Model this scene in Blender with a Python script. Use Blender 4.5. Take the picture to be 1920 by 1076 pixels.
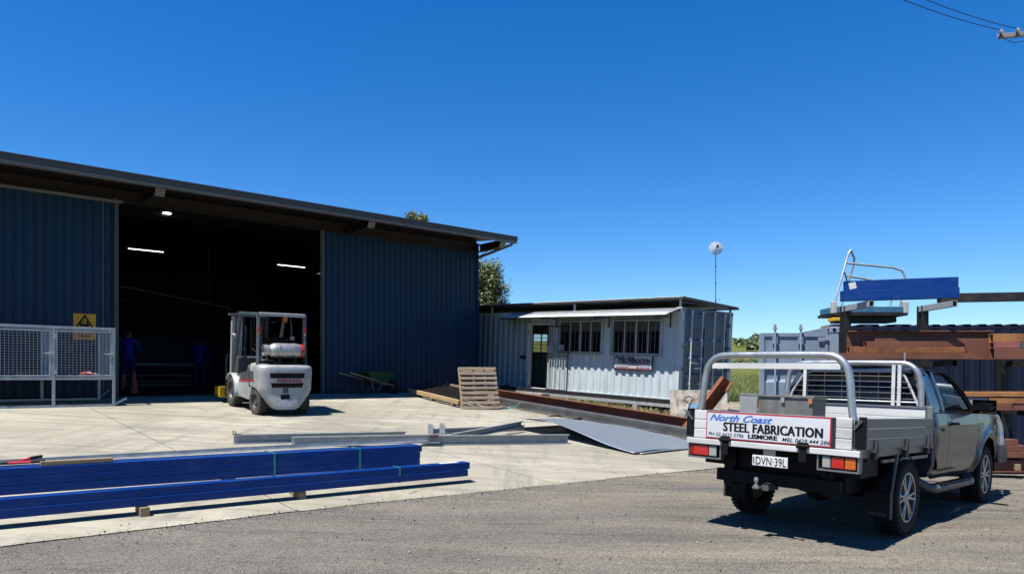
import bpy, bmesh, math, random
from mathutils import Vector, Matrix, noise
from math import radians as R, sin, cos, pi
for o in list(bpy.data.objects): bpy.data.objects.remove(o)
random.seed(7)
SC = bpy.context.scene
C = SC.collection
# ------------------------------------------------------------------ camera
CAM_Z = 1.75
cd = bpy.data.cameras.new('camera'); cam = bpy.data.objects.new('camera', cd); C.objects.link(cam)
cam.location = (0, 0, CAM_Z); cam.rotation_euler = (R(90), 0, 0)
cd.sensor_width = 36; cd.lens = 36*1390/1920; cd.shift_y = 167/1920; cd.clip_start = .1; cd.clip_end = 6000
SC.camera = cam
# ------------------------------------------------------------------ sky and sun
SUN_AZ, SUN_EL = 224.5, 65.0          # degrees ccw from +X towards the sun, elevation
w = bpy.data.worlds.new('World'); SC.world = w; w.use_nodes = True
nt = w.node_tree; nt.nodes.clear()
out = nt.nodes.new('ShaderNodeOutputWorld'); bg = nt.nodes.new('ShaderNodeBackground')
sky = nt.nodes.new('ShaderNodeTexSky'); sky.sky_type = 'NISHITA'; sky.sun_disc = False
sky.sun_elevation = R(SUN_EL); sky.sun_rotation = R(90 - SUN_AZ)
sky.altitude = 100; sky.air_density = 1.0; sky.dust_density = .15; sky.ozone_density = 2.6
hs = nt.nodes.new('ShaderNodeHueSaturation'); hs.inputs['Saturation'].default_value = 1.42; hs.inputs['Value'].default_value = 1.0
nt.links.new(sky.outputs[0], hs.inputs['Color']); tint = nt.nodes.new('ShaderNodeMix'); tint.data_type = 'RGBA'; tint.blend_type = 'MULTIPLY'; tint.inputs['Factor'].default_value = 1; tint.inputs['B'].default_value = (.80, 1.0, 1.25, 1)
nt.links.new(hs.outputs[0], tint.inputs['A']); nt.links.new(tint.outputs['Result'], bg.inputs['Color'])
bg.inputs['Strength'].default_value = .058
nt.links.new(bg.outputs[0], out.inputs[0])
sd = bpy.data.lights.new('sun', 'SUN'); sun = bpy.data.objects.new('sun', sd); C.objects.link(sun)
sd.energy = 5.0; sd.angle = R(.5); sd.color = (1, .955, .87)
sv = Vector((cos(R(SUN_AZ))*cos(R(SUN_EL)), sin(R(SUN_AZ))*cos(R(SUN_EL)), sin(R(SUN_EL))))
sun.rotation_euler = sv.to_track_quat('Z', 'Y').to_euler(); sun.location = sv*60
SC.view_settings.view_transform = 'Standard'; SC.view_settings.look = 'None'
SC.view_settings.exposure = 1.15; SC.view_settings.gamma = 1; SC.view_settings.use_curve_mapping = False
SC.cycles.max_bounces = 8; SC.cycles.use_denoising = True
# ------------------------------------------------------------------ site frame: u along the shed front, v towards the shed
A = R(41.2); CA, SA = cos(A), sin(A)
GP = [(-200, 0.0), (-5, .08), (0, .13), (3.8, .19), (7.2, .28), (15.2, .945), (19.2, 1.26), (21, 1.28), (400, 1.28)]
def g(v):
    for (a, za), (b, zb) in zip(GP, GP[1:]):
        if v <= b: return za + (zb-za)*(v-a)/(b-a) if v > a else za
    return GP[-1][1]
def gg(u, v):                                            # the forecourt also falls away gently past the ute
    return g(v) - .016*max(0, min(6, u-8.5))*(1-sstep(5.5, 8.5, v))
def uv(X, Y): return X*CA + Y*SA, -X*SA + Y*CA
def XY(u, v): return u*CA - v*SA, u*SA + v*CA
def sstep(a, b, t):
    t = max(0, min(1, (t-a)/(b-a))); return t*t*(3-2*t)
def ground(X, Y):
    u, v = uv(X, Y); z = gg(u, v)
    k = sstep(27, 42, Y)
    if k > 0:
        far = 1.0 + max(0, Y-42)*.024 if Y < 190 else 1.0+148*.024
        if Y > 190:
            far += (Y-190)*.012
            far += 31*sstep(260, 900, Y)*(1+.35*noise.noise((X*.004, Y*.004, 3)))
        z = z*(1-k) + far*k
    return z
def W(u, v, dz=0):
    x, y = XY(u, v); return Vector((x, y, ground(x, y)+dz))
UVROT = Matrix.Rotation(A, 4, 'Z')
# ------------------------------------------------------------------ mesh helpers
def V(*a): return Vector(a)
class MB:
    def __init__(s): s.v = []; s.f = []; s.m = []; s.mi = 0
    def add(s, vs, fs):
        n = len(s.v); s.v += [tuple(p) for p in vs]; s.f += [tuple(n+i for i in f) for f in fs]; s.m += [s.mi]*len(fs); return s
    def box(s, x0, x1, y0, y1, z0, z1):
        return s.add([(x0,y0,z0),(x1,y0,z0),(x1,y1,z0),(x0,y1,z0),(x0,y0,z1),(x1,y0,z1),(x1,y1,z1),(x0,y1,z1)],
                     [(3,2,1,0),(4,5,6,7),(0,1,5,4),(1,2,6,5),(2,3,7,6),(3,0,4,7)])
    def cb(s, c, sz): return s.box(c[0]-sz[0]/2, c[0]+sz[0]/2, c[1]-sz[1]/2, c[1]+sz[1]/2, c[2]-sz[2]/2, c[2]+sz[2]/2)
    def fr(s, p0, p1, up=(0,0,1)):
        d = (Vector(p1)-Vector(p0)).normalized(); up = Vector(up)
        if abs(d.dot(up)) > .99: up = V(1,0,0) if abs(d.x) < .9 else V(0,1,0)
        x = d.cross(up).normalized(); y = x.cross(d).normalized(); return d, x, y
    def bar(s, p0, p1, w, h, up=(0,0,1)):
        p0, p1 = Vector(p0), Vector(p1); d, x, y = s.fr(p0, p1, up); vs = []
        for p in (p0, p1):
            for a, b in ((-1,-1),(1,-1),(1,1),(-1,1)): vs.append(p + x*a*w/2 + y*b*h/2)
        return s.add(vs, [(0,1,2,3),(7,6,5,4),(0,4,5,1),(1,5,6,2),(2,6,7,3),(3,7,4,0)])
    def prof(s, pts, p0, p1, up=(0,0,1), cap=True):   # closed 2-D profile (x right, y up) swept from p0 to p1
        p0, p1 = Vector(p0), Vector(p1); d, x, y = s.fr(p0, p1, up); n = len(pts); vs = []
        for p in (p0, p1): vs += [p + x*a + y*b for a, b in pts]
        fs = [(i, (i+1) % n, n+(i+1) % n, n+i) for i in range(n)]
        if cap: fs += [tuple(range(n-1, -1, -1)), tuple(range(n, 2*n))]
        return s.add(vs, fs)
    def cyl(s, p0, p1, r, n=12, r2=None, cap=True):
        p0, p1 = Vector(p0), Vector(p1); d, x, y = s.fr(p0, p1); r2 = r if r2 is None else r2; vs = []
        for p, q in ((p0, r), (p1, r2)):
            for i in range(n): a = 2*pi*i/n; vs.append(p + x*cos(a)*q + y*sin(a)*q)
        fs = [(i, (i+1) % n, n+(i+1) % n, n+i) for i in range(n)]
        if cap: fs += [tuple(range(n-1, -1, -1)), tuple(range(n, 2*n))]
        return s.add(vs, fs)
    def pipe(s, pts, r, n=10, closed=False, cap=True):
        pts = [Vector(p) for p in pts]; N = len(pts); vs = []; x = None
        for i, p in enumerate(pts):
            a = pts[i-1] if (i or closed) else p; b = pts[(i+1) % N] if (i < N-1 or closed) else p
            d = (b-a).normalized()
            if x is None: _, x, _ = s.fr((0,0,0), d)
            x = (x - d*x.dot(d)).normalized(); y = d.cross(x)
            rr = r[i] if isinstance(r, (list, tuple)) else r
            for k in range(n): t = 2*pi*k/n; vs.append(p + (x*cos(t)+y*sin(t))*rr)
        fs = []
        for i in range(N if closed else N-1):
            j = (i+1) % N
            for k in range(n): l = (k+1) % n; fs.append((i*n+k, j*n+k, j*n+l, i*n+l))
        if cap and not closed: fs += [tuple(range(n-1, -1, -1)), tuple(range((N-1)*n, N*n))]
        return s.add(vs, [f[::-1] for f in fs])
    def lathe(s, prof, o, axis, n=24):                # profile (r, h) turned about axis through o
        o = Vector(o); d, x, y = s.fr((0,0,0), axis); vs = []
        for r, h in prof:
            for i in range(n): a = 2*pi*i/n; vs.append(o + d*h + (x*cos(a)+y*sin(a))*r)
        fs = []
        for k in range(len(prof)-1):
            for i in range(n): j = (i+1) % n; fs.append((k*n+i, k*n+j, (k+1)*n+j, (k+1)*n+i))
        return s.add(vs, fs)
    def grid(s, fn, nu, nv, flip=False):
        vs = [fn(i/nu, j/nv) for j in range(nv+1) for i in range(nu+1)]; fs = []
        for j in range(nv):
            for i in range(nu):
                a = j*(nu+1)+i; q = (a, a+1, a+nu+2, a+nu+1); fs.append(q[::-1] if flip else q)
        return s.add(vs, fs)
    def build(s, name, mat, parent=None, smooth=0, bevel=0, mw=None, solid=0, seg=2):
        me = bpy.data.meshes.new(name); me.from_pydata(s.v, [], s.f)
        for mm in (mat if isinstance(mat, (list, tuple)) else [mat]): me.materials.append(MAT[mm] if isinstance(mm, str) else mm)
        if max(s.m, default=0) > 0: me.polygons.foreach_set('material_index', s.m)
        bm = bmesh.new(); bm.from_mesh(me); bmesh.ops.recalc_face_normals(bm, faces=bm.faces) if not solid else None; bm.to_mesh(me); bm.free()
        o = bpy.data.objects.new(name, me); C.objects.link(o)
        if parent: o.parent = parent
        if mw is not None: o.matrix_world = mw
        if solid:
            md = o.modifiers.new('solid', 'SOLIDIFY'); md.thickness = solid; md.offset = 0
        if bevel:
            md = o.modifiers.new('bevel', 'BEVEL'); md.width = bevel; md.segments = seg; md.limit_method = 'ANGLE'; md.angle_limit = R(40)
        if smooth:
            me.polygons.foreach_set('use_smooth', [True]*len(me.polygons))
            bm = bmesh.new(); bm.from_mesh(me)
            for e in bm.edges:
                if len(e.link_faces) == 2 and e.calc_face_angle(0) > R(smooth): e.smooth = False
            bm.to_mesh(me); bm.free()
        return o
def tag(o, label=None, cat=None, group=None, kind=None):
    if label: o['label'] = label
    if cat: o['category'] = cat
    if group: o['group'] = group
    if kind: o['kind'] = kind
    return o
def thing(name, label, cat, loc=(0,0,0), rotz=0, group=None, mw=None):
    o = bpy.data.objects.new(name, None); C.objects.link(o); o.empty_display_size = .2
    if mw is not None: o.matrix_world = mw
    else: o.location = loc; o.rotation_euler = (0, 0, rotz)
    return tag(o, label, cat, group)
def copy_tree(o, parent=None):
    c = o.copy(); C.objects.link(c)
    if parent: c.parent = parent
    for ch in list(o.children): copy_tree(ch, c)
    return c
def text(body, wd, ht, mat, parent, mw, bold=0, shear=0, name='lettering', depth=.0015, bend=None, track=1.0, fat=0):
    cu = bpy.data.curves.new('t', 'FONT'); cu.body = body; cu.size = 1; cu.offset = bold; cu.shear = shear; cu.resolution_u = 3; cu.space_character = track
    to = bpy.data.objects.new('t', cu); C.objects.link(to)
    bpy.context.view_layer.update()
    dg = bpy.context.evaluated_depsgraph_get(); me = bpy.data.meshes.new_from_object(to.evaluated_get(dg))
    bpy.data.objects.remove(to); bpy.data.curves.remove(cu)
    xs = [v.co.x for v in me.vertices]; ys = [v.co.y for v in me.vertices]
    x0, x1, y0, y1 = min(xs), max(xs), min(ys), max(ys); sx = wd/(x1-x0); sy = ht/(y1-y0) if ht else sx
    for v in me.vertices:
        v.co.x = (v.co.x-(x0+x1)/2)*sx; v.co.y = (v.co.y-(y0+y1)/2)*sy; v.co.z = depth
        if bend: v.co.z += bend(v.co.x)
    if fat:                                               # heavier strokes: the outline laid twice more, a hair apart
        bm = bmesh.new(); bm.from_mesh(me); src = list(bm.faces)
        for k, dx in ((1,-fat/2),(2,fat/2)):
            r = bmesh.ops.duplicate(bm, geom=src)
            for e in r['geom']:
                if isinstance(e, bmesh.types.BMVert): e.co.x += dx; e.co.z += .0002*k
        bm.to_mesh(me); bm.free()
    me.materials.clear(); me.materials.append(MAT[mat])
    me.name = name; o = bpy.data.objects.new(name, me); C.objects.link(o); o.parent = parent; o.matrix_local = mw
    return o
def axes(o, x, y, z):                                  # matrix from origin and three axes
    m = Matrix.Identity(4)
    for i, a in enumerate((x, y, z, o)):
        for k in range(3): m[k][i] = a[k]
    return m
# ------------------------------------------------------------------ materials
MAT = {}
KA = .535                                              # scales all base colours down against the raised exposure, for deeper shade
def M(name, col, rough=.6, metal=0, var=.15, scale=8, bump=0, bscale=60, coat=0, stretch=(1,1,1), dirt=None, dscale=2, damt=.5, spec=.5, emit=None, alpha=None, trans=0, ior=1.45):
    m = bpy.data.materials.new(name); m.use_nodes = True; n = m.node_tree; b = n.nodes['Principled BSDF']; L = n.links.new
    b.inputs['Roughness'].default_value = rough; b.inputs['Metallic'].default_value = metal; b.inputs['Specular IOR Level'].default_value = spec
    b.inputs['Coat Weight'].default_value = coat; b.inputs['Coat Roughness'].default_value = .04
    b.inputs['Transmission Weight'].default_value = trans; b.inputs['IOR'].default_value = ior
    col = tuple(c*KA for c in col)+(1,); dirt = tuple(c*KA for c in dirt) if dirt else None
    tc = n.nodes.new('ShaderNodeTexCoord'); mp = n.nodes.new('ShaderNodeMapping'); mp.inputs['Scale'].default_value = stretch
    L(tc.outputs['Object'], mp.inputs['Vector'])
    nz = n.nodes.new('ShaderNodeTexNoise'); nz.inputs['Scale'].default_value = scale; nz.inputs['Detail'].default_value = 6; nz.inputs['Roughness'].default_value = .6
    L(mp.outputs[0], nz.inputs['Vector'])
    mr = n.nodes.new('ShaderNodeMapRange'); mr.inputs['From Min'].default_value = .3; mr.inputs['From Max'].default_value = .7
    mr.inputs['To Min'].default_value = 1-var; mr.inputs['To Max'].default_value = 1+var
    L(nz.outputs['Fac'], mr.inputs['Value'])
    mx = n.nodes.new('ShaderNodeMix'); mx.data_type = 'RGBA'; mx.blend_type = 'MULTIPLY'; mx.inputs['Factor'].default_value = 1
    mx.inputs['A'].default_value = col; L(mr.outputs[0], mx.inputs['B']); last = mx.outputs['Result']
    if dirt:
        n2 = n.nodes.new('ShaderNodeTexNoise'); n2.inputs['Scale'].default_value = dscale; n2.inputs['Detail'].default_value = 8; n2.inputs['Roughness'].default_value = .68
        L(mp.outputs[0], n2.inputs['Vector'])
        r2 = n.nodes.new('ShaderNodeMapRange'); r2.inputs['From Min'].default_value = .5; r2.inputs['From Max'].default_value = .68; r2.inputs['To Max'].default_value = damt
        L(n2.outputs['Fac'], r2.inputs['Value'])
        m2 = n.nodes.new('ShaderNodeMix'); m2.data_type = 'RGBA'; L(r2.outputs[0], m2.inputs['Factor']); L(last, m2.inputs['A']); m2.inputs['B'].default_value = tuple(dirt)+(1,); last = m2.outputs['Result']
    L(last, b.inputs['Base Color'])
    if var > 0 and not trans:
        rr = n.nodes.new('ShaderNodeMapRange'); rr.inputs['To Min'].default_value = max(.03, rough-.12*min(1, rough*2)); rr.inputs['To Max'].default_value = min(1, rough+.12)
        L(nz.outputs['Fac'], rr.inputs['Value']); L(rr.outputs[0], b.inputs['Roughness'])
    if bump:
        nb = n.nodes.new('ShaderNodeTexNoise'); nb.inputs['Scale'].default_value = bscale; nb.inputs['Detail'].default_value = 5
        L(mp.outputs[0], nb.inputs['Vector']); bp = n.nodes.new('ShaderNodeBump'); bp.inputs['Strength'].default_value = bump; bp.inputs['Distance'].default_value = .01
        L(nb.outputs['Fac'], bp.inputs['Height']); L(bp.outputs[0], b.inputs['Normal'])
    if emit:
        b.inputs['Emission Color'].default_value = (1, .98, .95, 1); b.inputs['Emission Strength'].default_value = emit
    if alpha is not None: b.inputs['Alpha'].default_value = alpha
    MAT[name] = m; return m
M('shed_blue', (.003,.036,.082), .42, 0, .12, 1.5, stretch=(3,3,.4), dirt=(.008,.026,.05), dscale=1.2, damt=.35, spec=.3)
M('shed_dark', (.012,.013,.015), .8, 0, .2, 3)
M('soffit', (.020,.016,.014), .75, 0, .2, 4)
M('primer_brown', (.034,.020,.016), .65, 0, .25, 5, dirt=(.03,.02,.018), dscale=2)
M('gutter', (.085,.078,.074), .4, 0, .1, 3, dirt=(.05,.045,.04), dscale=5)
M('trim_grey', (.20,.195,.18), .5, 0, .12, 4)
M('galv', (.56,.60,.62), .42, .35, .16, 9, dirt=(.36,.39,.40), dscale=4, damt=.6)
M('galv_wire', (.75,.78,.80), .45, .15, .1, 12)
M('alloy_bright', (.72,.73,.73), .3, .8, .08, 10, dirt=(.4,.4,.4), dscale=8, damt=.4)
M('steel_dark', (.034,.033,.035), .5, .3, .25, 6, dirt=(.11,.075,.05), dscale=3, damt=.5)
M('steel_black', (.016,.017,.019), .55, 0, .2, 6)
M('steel_grey', (.16,.165,.17), .48, .4, .2, 4, stretch=(1,.3,1), dirt=(.10,.075,.06), dscale=3, damt=.4)
M('red_oxide', (.23,.085,.050), .7, 0, .28, 5, stretch=(.5,1,1), dirt=(.12,.045,.028), dscale=2.5, damt=.7)
M('rust', (.30,.11,.042), .85, 0, .4, 7, bump=.2, dirt=(.14,.05,.026), dscale=3, damt=.8)
M('rust_light', (.48,.21,.07), .85, 0, .35, 6, dirt=(.12,.05,.025), dscale=3, damt=.7)
M('pink_primer', (.36,.115,.10), .7, 0, .15, 5)
M('blue_paint', (.001,.045,.26), .38, 0, .10, 3, stretch=(.4,1,1), dirt=(.05,.10,.22), dscale=7, damt=.35, spec=.25)
M('strap_green', (.03,.32,.22), .45, 0, .1, 20)
M('timber', (.40,.29,.17), .8, 0, .25, 14, stretch=(.15,1,1), bump=.15, dirt=(.24,.16,.09), dscale=6)
M('timber_pale', (.52,.37,.20), .8, 0, .2, 12, stretch=(.15,1,1), bump=.1, dirt=(.30,.19,.09), dscale=5)
M('timber_grey', (.33,.255,.19), .85, 0, .3, 14, stretch=(.2,1,1), bump=.2, dirt=(.20,.15,.11), dscale=5, damt=.7)
M('rubber', (.022,.022,.023), .8, 0, .25, 12, bump=.1, dirt=(.07,.065,.055), dscale=4, damt=.45, spec=.2)
M('rubber_dusty', (.055,.052,.048), .85, 0, .3, 10, dirt=(.12,.11,.09), dscale=4, damt=.6)
M('plastic_black', (.009,.009,.010), .55, 0, .15, 10, spec=.15)
M('truck_white', (.50,.52,.525), .36, .1, .06, 4, coat=.25, dirt=(.26,.25,.22), dscale=6, damt=.55)
M('truck_grey', (.085,.092,.096), .45, 0, .12, 5, dirt=(.2,.19,.17), dscale=4, damt=.3)
M('guard_grey', (.075,.10,.11), .45, 0, .12, 5, dirt=(.22,.25,.25), dscale=4, damt=.35)
M('lamp_red', (.55,.012,.010), .15, 0, .08, 40, coat=.6)
M('lamp_orange', (.62,.13,.012), .15, 0, .08, 40, coat=.6)
M('lamp_white', (.38,.38,.37), .15, 0, .05, 40, coat=.6)
M('red_paint', (.60,.03,.03), .4, 0, .1, 8)
M('logo_red', (.42,.015,.05), .5, 0, .05, 8)
M('yellow_paint', (.85,.52,.02), .45, 0, .12, 6, dirt=(.4,.25,.05), dscale=5)
M('sign_yellow', (1.1,.46,.01), .5, 0, .08, 6)
M('cylinder_alloy', (.66,.65,.62), .36, .7, .1, 8, dirt=(.4,.38,.35), dscale=5, damt=.5)
M('ute_paint', (.034,.046,.072), .30, 0, .03, 30, coat=.4)
M('glass_dark', (.008,.010,.012), .04, 0, 0, 5, spec=.35)
M('glass_clear', (.85,.9,.9), .02, 0, 0, 5, trans=1, ior=1.05)
M('alu_white', (.80,.81,.80), .45, .1, .10, 6, stretch=(1,.2,1), dirt=(.42,.41,.40), dscale=5, damt=.6)
M('alu_mill', (.33,.335,.335), .42, .6, .10, 6, stretch=(.2,1,1), dirt=(.3,.3,.29), dscale=6, damt=.6)
M('sheet_light', (.44,.455,.46), .5, .3, .16, 4, dirt=(.33,.33,.32), dscale=3)
M('sheet_grimy', (.24,.245,.225), .55, .35, .25, 5, dirt=(.15,.14,.11), dscale=3, damt=.8)
M('sign_white', (.72,.75,.80), .35, 0, .04, 4)
M('sign_shade', (.62,.62,.66), .4, 0, .05, 4)
M('ink_black', (.010,.010,.012), .6, 0, 0, 4, spec=.15)
M('ink_blue', (.03,.16,.75), .45, 0, 0, 4)
M('ink_red', (.55,.02,.06), .45, 0, 0, 4)
M('plate_white', (.80,.81,.82), .35, 0, .03, 5)
M('container_grey', (.66,.76,.80), .5, 0, .07, 2, stretch=(2,2,.5), dirt=(.40,.45,.47), dscale=2.5, damt=.5)
M('container_grey_shaded', (.34,.43,.47), .5, 0, .08, 2, stretch=(2,2,.5), dirt=(.28,.36,.40), dscale=2.5, damt=.5)  # darker copy of the wall grey: shade beside the shed put into the colour
M('container_door', (.13,.185,.225), .5, 0, .10, 3, dirt=(.19,.25,.28), dscale=3, damt=.5)
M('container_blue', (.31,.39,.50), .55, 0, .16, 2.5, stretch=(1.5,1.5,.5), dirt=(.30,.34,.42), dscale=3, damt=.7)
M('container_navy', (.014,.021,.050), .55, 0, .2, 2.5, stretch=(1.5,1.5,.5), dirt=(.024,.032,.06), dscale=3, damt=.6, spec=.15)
M('rod_white', (.85,.90,.92), .45, .1, .08, 10, dirt=(.4,.36,.3), dscale=10)
M('white_paint', (.78,.79,.78), .45, 0, .06, 6, dirt=(.6,.59,.56), dscale=4)
M('blind', (.70,.70,.67), .7, 0, .05, 6)
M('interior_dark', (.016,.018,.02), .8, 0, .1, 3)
M('graffiti_sheet', (.80,.74,.62), .75, 0, .4, 6, dirt=(.24,.085,.03), dscale=4.5, damt=.95)
M('graffiti_blue', (.30,.58,.90), .7, 0, .3, 8)
M('cloth_blue', (.012,.018,.32), .9, 0, .15, 8)
M('cloth_navy', (.012,.018,.10), .9, 0, .2, 8)
M('skin', (.32,.17,.11), .6, 0, .08, 12)
M('hair', (.02,.015,.012), .8, 0, .1, 12)
M('cone_orange', (.85,.13,.05), .6, 0, .1, 8)
M('barrow_green', (.012,.10,.03), .45, 0, .15, 6)
M('bark', (.10,.075,.05), .9, 0, .3, 10, bump=.3)
M('sky_blue_paint', (.05,.20,.34), .5, 0, .15, 8, dirt=(.3,.3,.28), dscale=8)
M('tape_purple', (.11,.06,.09), .6, 0, .1, 8)
M('bench_steel', (.20,.30,.33), .5, .2, .15, 5)
M('tube_light', (.9,.9,.9), .5, 0, 0, 5, emit=2.2)
M('wire_black', (.02,.02,.022), .6, 0, 0, 5)
M('porcelain', (.6,.6,.58), .3, 0, .05, 5)
M('grey_wood', (.42,.40,.37), .85, 0, .25, 8, stretch=(.2,1,1))
# ------------------------------------------------------------------ ground materials
def nodes(name):
    m = bpy.data.materials.new(name); m.use_nodes = True; MAT[name] = m; n = m.node_tree; return m, n, n.nodes['Principled BSDF'], n.links.new
def noise_node(n, vec, scale, detail=6, rough=.6):
    t = n.nodes.new('ShaderNodeTexNoise'); t.inputs['Scale'].default_value = scale; t.inputs['Detail'].default_value = detail; t.inputs['Roughness'].default_value = rough
    n.links.new(vec, t.inputs['Vector']); return t.outputs['Fac']
def ramp(n, fac, stops):
    r = n.nodes.new('ShaderNodeValToRGB'); n.links.new(fac, r.inputs[0]); e = r.color_ramp.elements
    while len(e) < len(stops): e.new(.5)
    for k, (p, c) in enumerate(stops): e[k].position = p; e[k].color = tuple(c)+(1,)
    return r.outputs[0]
def out_col(n, c, b):
    n.links.new(mixc(n, 1.0, c, (KA, KA, KA), 'MULTIPLY'), b.inputs['Base Color'])
def mixc(n, fac, a, b, mode='MIX'):
    x = n.nodes.new('ShaderNodeMix'); x.data_type = 'RGBA'; x.blend_type = mode
    for s, k in ((fac, 'Factor'), (a, 'A'), (b, 'B')):
        if isinstance(s, (int, float)): x.inputs[k].default_value = s
        elif isinstance(s, tuple): x.inputs[k].default_value = s+(1,)
        else: n.links.new(s, x.inputs[k])
    return x.outputs['Result']
def mapped(n, scale=(1,1,1), rot=0):
    tc = n.nodes.new('ShaderNodeTexCoord'); mp = n.nodes.new('ShaderNodeMapping'); mp.inputs['Scale'].default_value = scale; mp.inputs['Rotation'].default_value = (0,0,rot)
    n.links.new(tc.outputs['Object'], mp.inputs['Vector']); return mp.outputs[0]
def bumpn(n, h, st, dist):
    b = n.nodes.new('ShaderNodeBump'); b.inputs['Strength'].default_value = st; b.inputs['Distance'].default_value = dist; n.links.new(h, b.inputs['Height']); return b.outputs[0]
# concrete: broom-finished, tyre-rubbed, rust and oil stained
m, n, b, L = nodes('concrete'); b.inputs['Roughness'].default_value = .88; b.inputs['Specular IOR Level'].default_value = .2
v0 = mapped(n); v1 = mapped(n, (.28, 2.8, 1), -A+.75); v2 = mapped(n, (2.6, .28, 1), -A+.3); v3 = mapped(n, (.5, 1.3, 1), -A-.2)
c = ramp(n, noise_node(n, v0, .30, 8, .62), [(.32, (.35,.325,.262)), (.68, (.54,.505,.405))])
c = mixc(n, ramp(n, noise_node(n, v1, 1.2, 9, .7), [(.45, (0,0,0)), (.62, (.9,.9,.9))]), c, (.315,.297,.245))
c = mixc(n, ramp(n, noise_node(n, v2, 1.2, 9, .7), [(.50, (0,0,0)), (.66, (.75,.75,.75))]), c, (.265,.252,.215))
c = mixc(n, ramp(n, noise_node(n, v3, .8, 9, .72), [(.52, (0,0,0)), (.66, (.8,.8,.8))]), c, (.60,.565,.465))
c = mixc(n, ramp(n, noise_node(n, v0, 1.7, 8, .7), [(.60, (0,0,0)), (.70, (.55,.55,.55))]), c, (.185,.17,.14))
c = mixc(n, ramp(n, noise_node(n, v3, 2.6, 6, .65), [(.66, (0,0,0)), (.74, (.5,.5,.5))]), c, (.34,.215,.12))
c = mixc(n, ramp(n, noise_node(n, v0, 24, 4, .6), [(.66, (0,0,0)), (.71, (.75,.75,.75))]), c, (.16,.15,.125))
out_col(n, mixc(n, .5, c, ramp(n, noise_node(n, v0, 55, 4, .7), [(.3, (.68,.68,.68)), (.7, (1.2,1.2,1.2))]), 'MULTIPLY'), b)
L(bumpn(n, noise_node(n, v0, 90, 4), .3, .006), b.inputs['Normal'])
# asphalt: worn seal, darker where driven, dusted with tan grit towards the verge
m, n, b, L = nodes('asphalt'); b.inputs['Roughness'].default_value = .92; b.inputs['Specular IOR Level'].default_value = .2
v0 = mapped(n); v1 = mapped(n, (.22, 1.7, 1), -R(37))
c = ramp(n, noise_node(n, v0, .45, 8, .65), [(.32, (.150,.142,.128)), (.7, (.240,.226,.200))])
gr = n.nodes.new('ShaderNodeSeparateXYZ'); L(v0, gr.inputs[0])
mr = n.nodes.new('ShaderNodeMapRange'); mr.inputs['From Min'].default_value = -3; mr.inputs['From Max'].default_value = 5; mr.inputs['To Min'].default_value = 0; mr.inputs['To Max'].default_value = .10; L(gr.outputs['X'], mr.inputs['Value'])
ad = n.nodes.new('ShaderNodeMath'); ad.operation = 'ADD'; L(mr.outputs[0], ad.inputs[0]); L(noise_node(n, v1, .8, 9, .72), ad.inputs[1])
c = mixc(n, ramp(n, ad.outputs[0], [(.50, (0,0,0)), (.74, (.85,.85,.85))]), c, (.34,.295,.225))
c = mixc(n, ramp(n, noise_node(n, v1, 2.1, 7, .65), [(.54, (0,0,0)), (.68, (.7,.7,.7))]), c, (.105,.10,.09))
vo = n.nodes.new('ShaderNodeTexVoronoi'); vo.inputs['Scale'].default_value = 85; L(v0, vo.inputs['Vector'])
c = mixc(n, .8, c, ramp(n, vo.outputs['Color'], [(.12, (.42,.42,.42)), (.5, (.97,.97,.97)), (.95, (1.65,1.62,1.56))]), 'MULTIPLY')
c = mixc(n, ramp(n, noise_node(n, v0, 38, 3, .5), [(.69, (0,0,0)), (.72, (.8,.8,.8))]), c, (.46,.43,.38))
c = mixc(n, ramp(n, noise_node(n, v0, 25, 3, .5), [(.29, (.85,.85,.85)), (.32, (0,0,0))]), c, (.05,.047,.043))
out_col(n, c, b)
L(bumpn(n, vo.outputs['Distance'], .8, .012), b.inputs['Normal'])
# field and hill
m, n, b, L = nodes('field'); b.inputs['Roughness'].default_value = 1; b.inputs['Specular IOR Level'].default_value = .05
v0 = mapped(n)
c = ramp(n, noise_node(n, v0, .25, 8, .7), [(.3, (.10,.135,.035)), (.55, (.17,.19,.055)), (.75, (.26,.25,.095))])
c = mixc(n, .7, c, ramp(n, noise_node(n, v0, 6, 5, .7), [(.25, (.5,.5,.5)), (.75, (1.3,1.3,1.2))]), 'MULTIPLY')
c = mixc(n, ramp(n, noise_node(n, v0, .02, 4, .6), [(.5, (0,0,0)), (.62, (.5,.5,.5))]), c, (.14,.17,.06))
out_col(n, c, b); L(bumpn(n, noise_node(n, v0, 12, 5), .8, .05), b.inputs['Normal'])
m, n, b, L = nodes('gravel_dirt'); b.inputs['Roughness'].default_value = .95; b.inputs['Specular IOR Level'].default_value = .15
v0 = mapped(n); c = ramp(n, noise_node(n, v0, 1.2, 8, .7), [(.3, (.13,.11,.085)), (.7, (.27,.235,.185))])
vo = n.nodes.new('ShaderNodeTexVoronoi'); vo.inputs['Scale'].default_value = 45; L(v0, vo.inputs['Vector'])
L(mixc(n, .8, c, ramp(n, vo.outputs['Color'], [(.1, (.5,.5,.5)), (.9, (1.35,1.33,1.3))]), 'MULTIPLY'), b.inputs['Base Color']); L(bumpn(n, vo.outputs['Distance'], .7, .015), b.inputs['Normal'])
# leaves
def leafmat(name, ca, cb):
    m, n, b, L = nodes(name); b.inputs['Roughness'].default_value = .55; b.inputs['Specular IOR Level'].default_value = .35
    gi = n.nodes.new('ShaderNodeNewGeometry')
    L(ramp(n, gi.outputs['Random Per Island'], [(.1, ca), (.9, cb)]), b.inputs['Base Color'])
leafmat('leaf', (.035,.055,.014), (.15,.165,.065)); leafmat('leaf_far', (.022,.042,.016), (.06,.085,.03)); leafmat('grass_blade', (.16,.15,.05), (.30,.26,.11))
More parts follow.
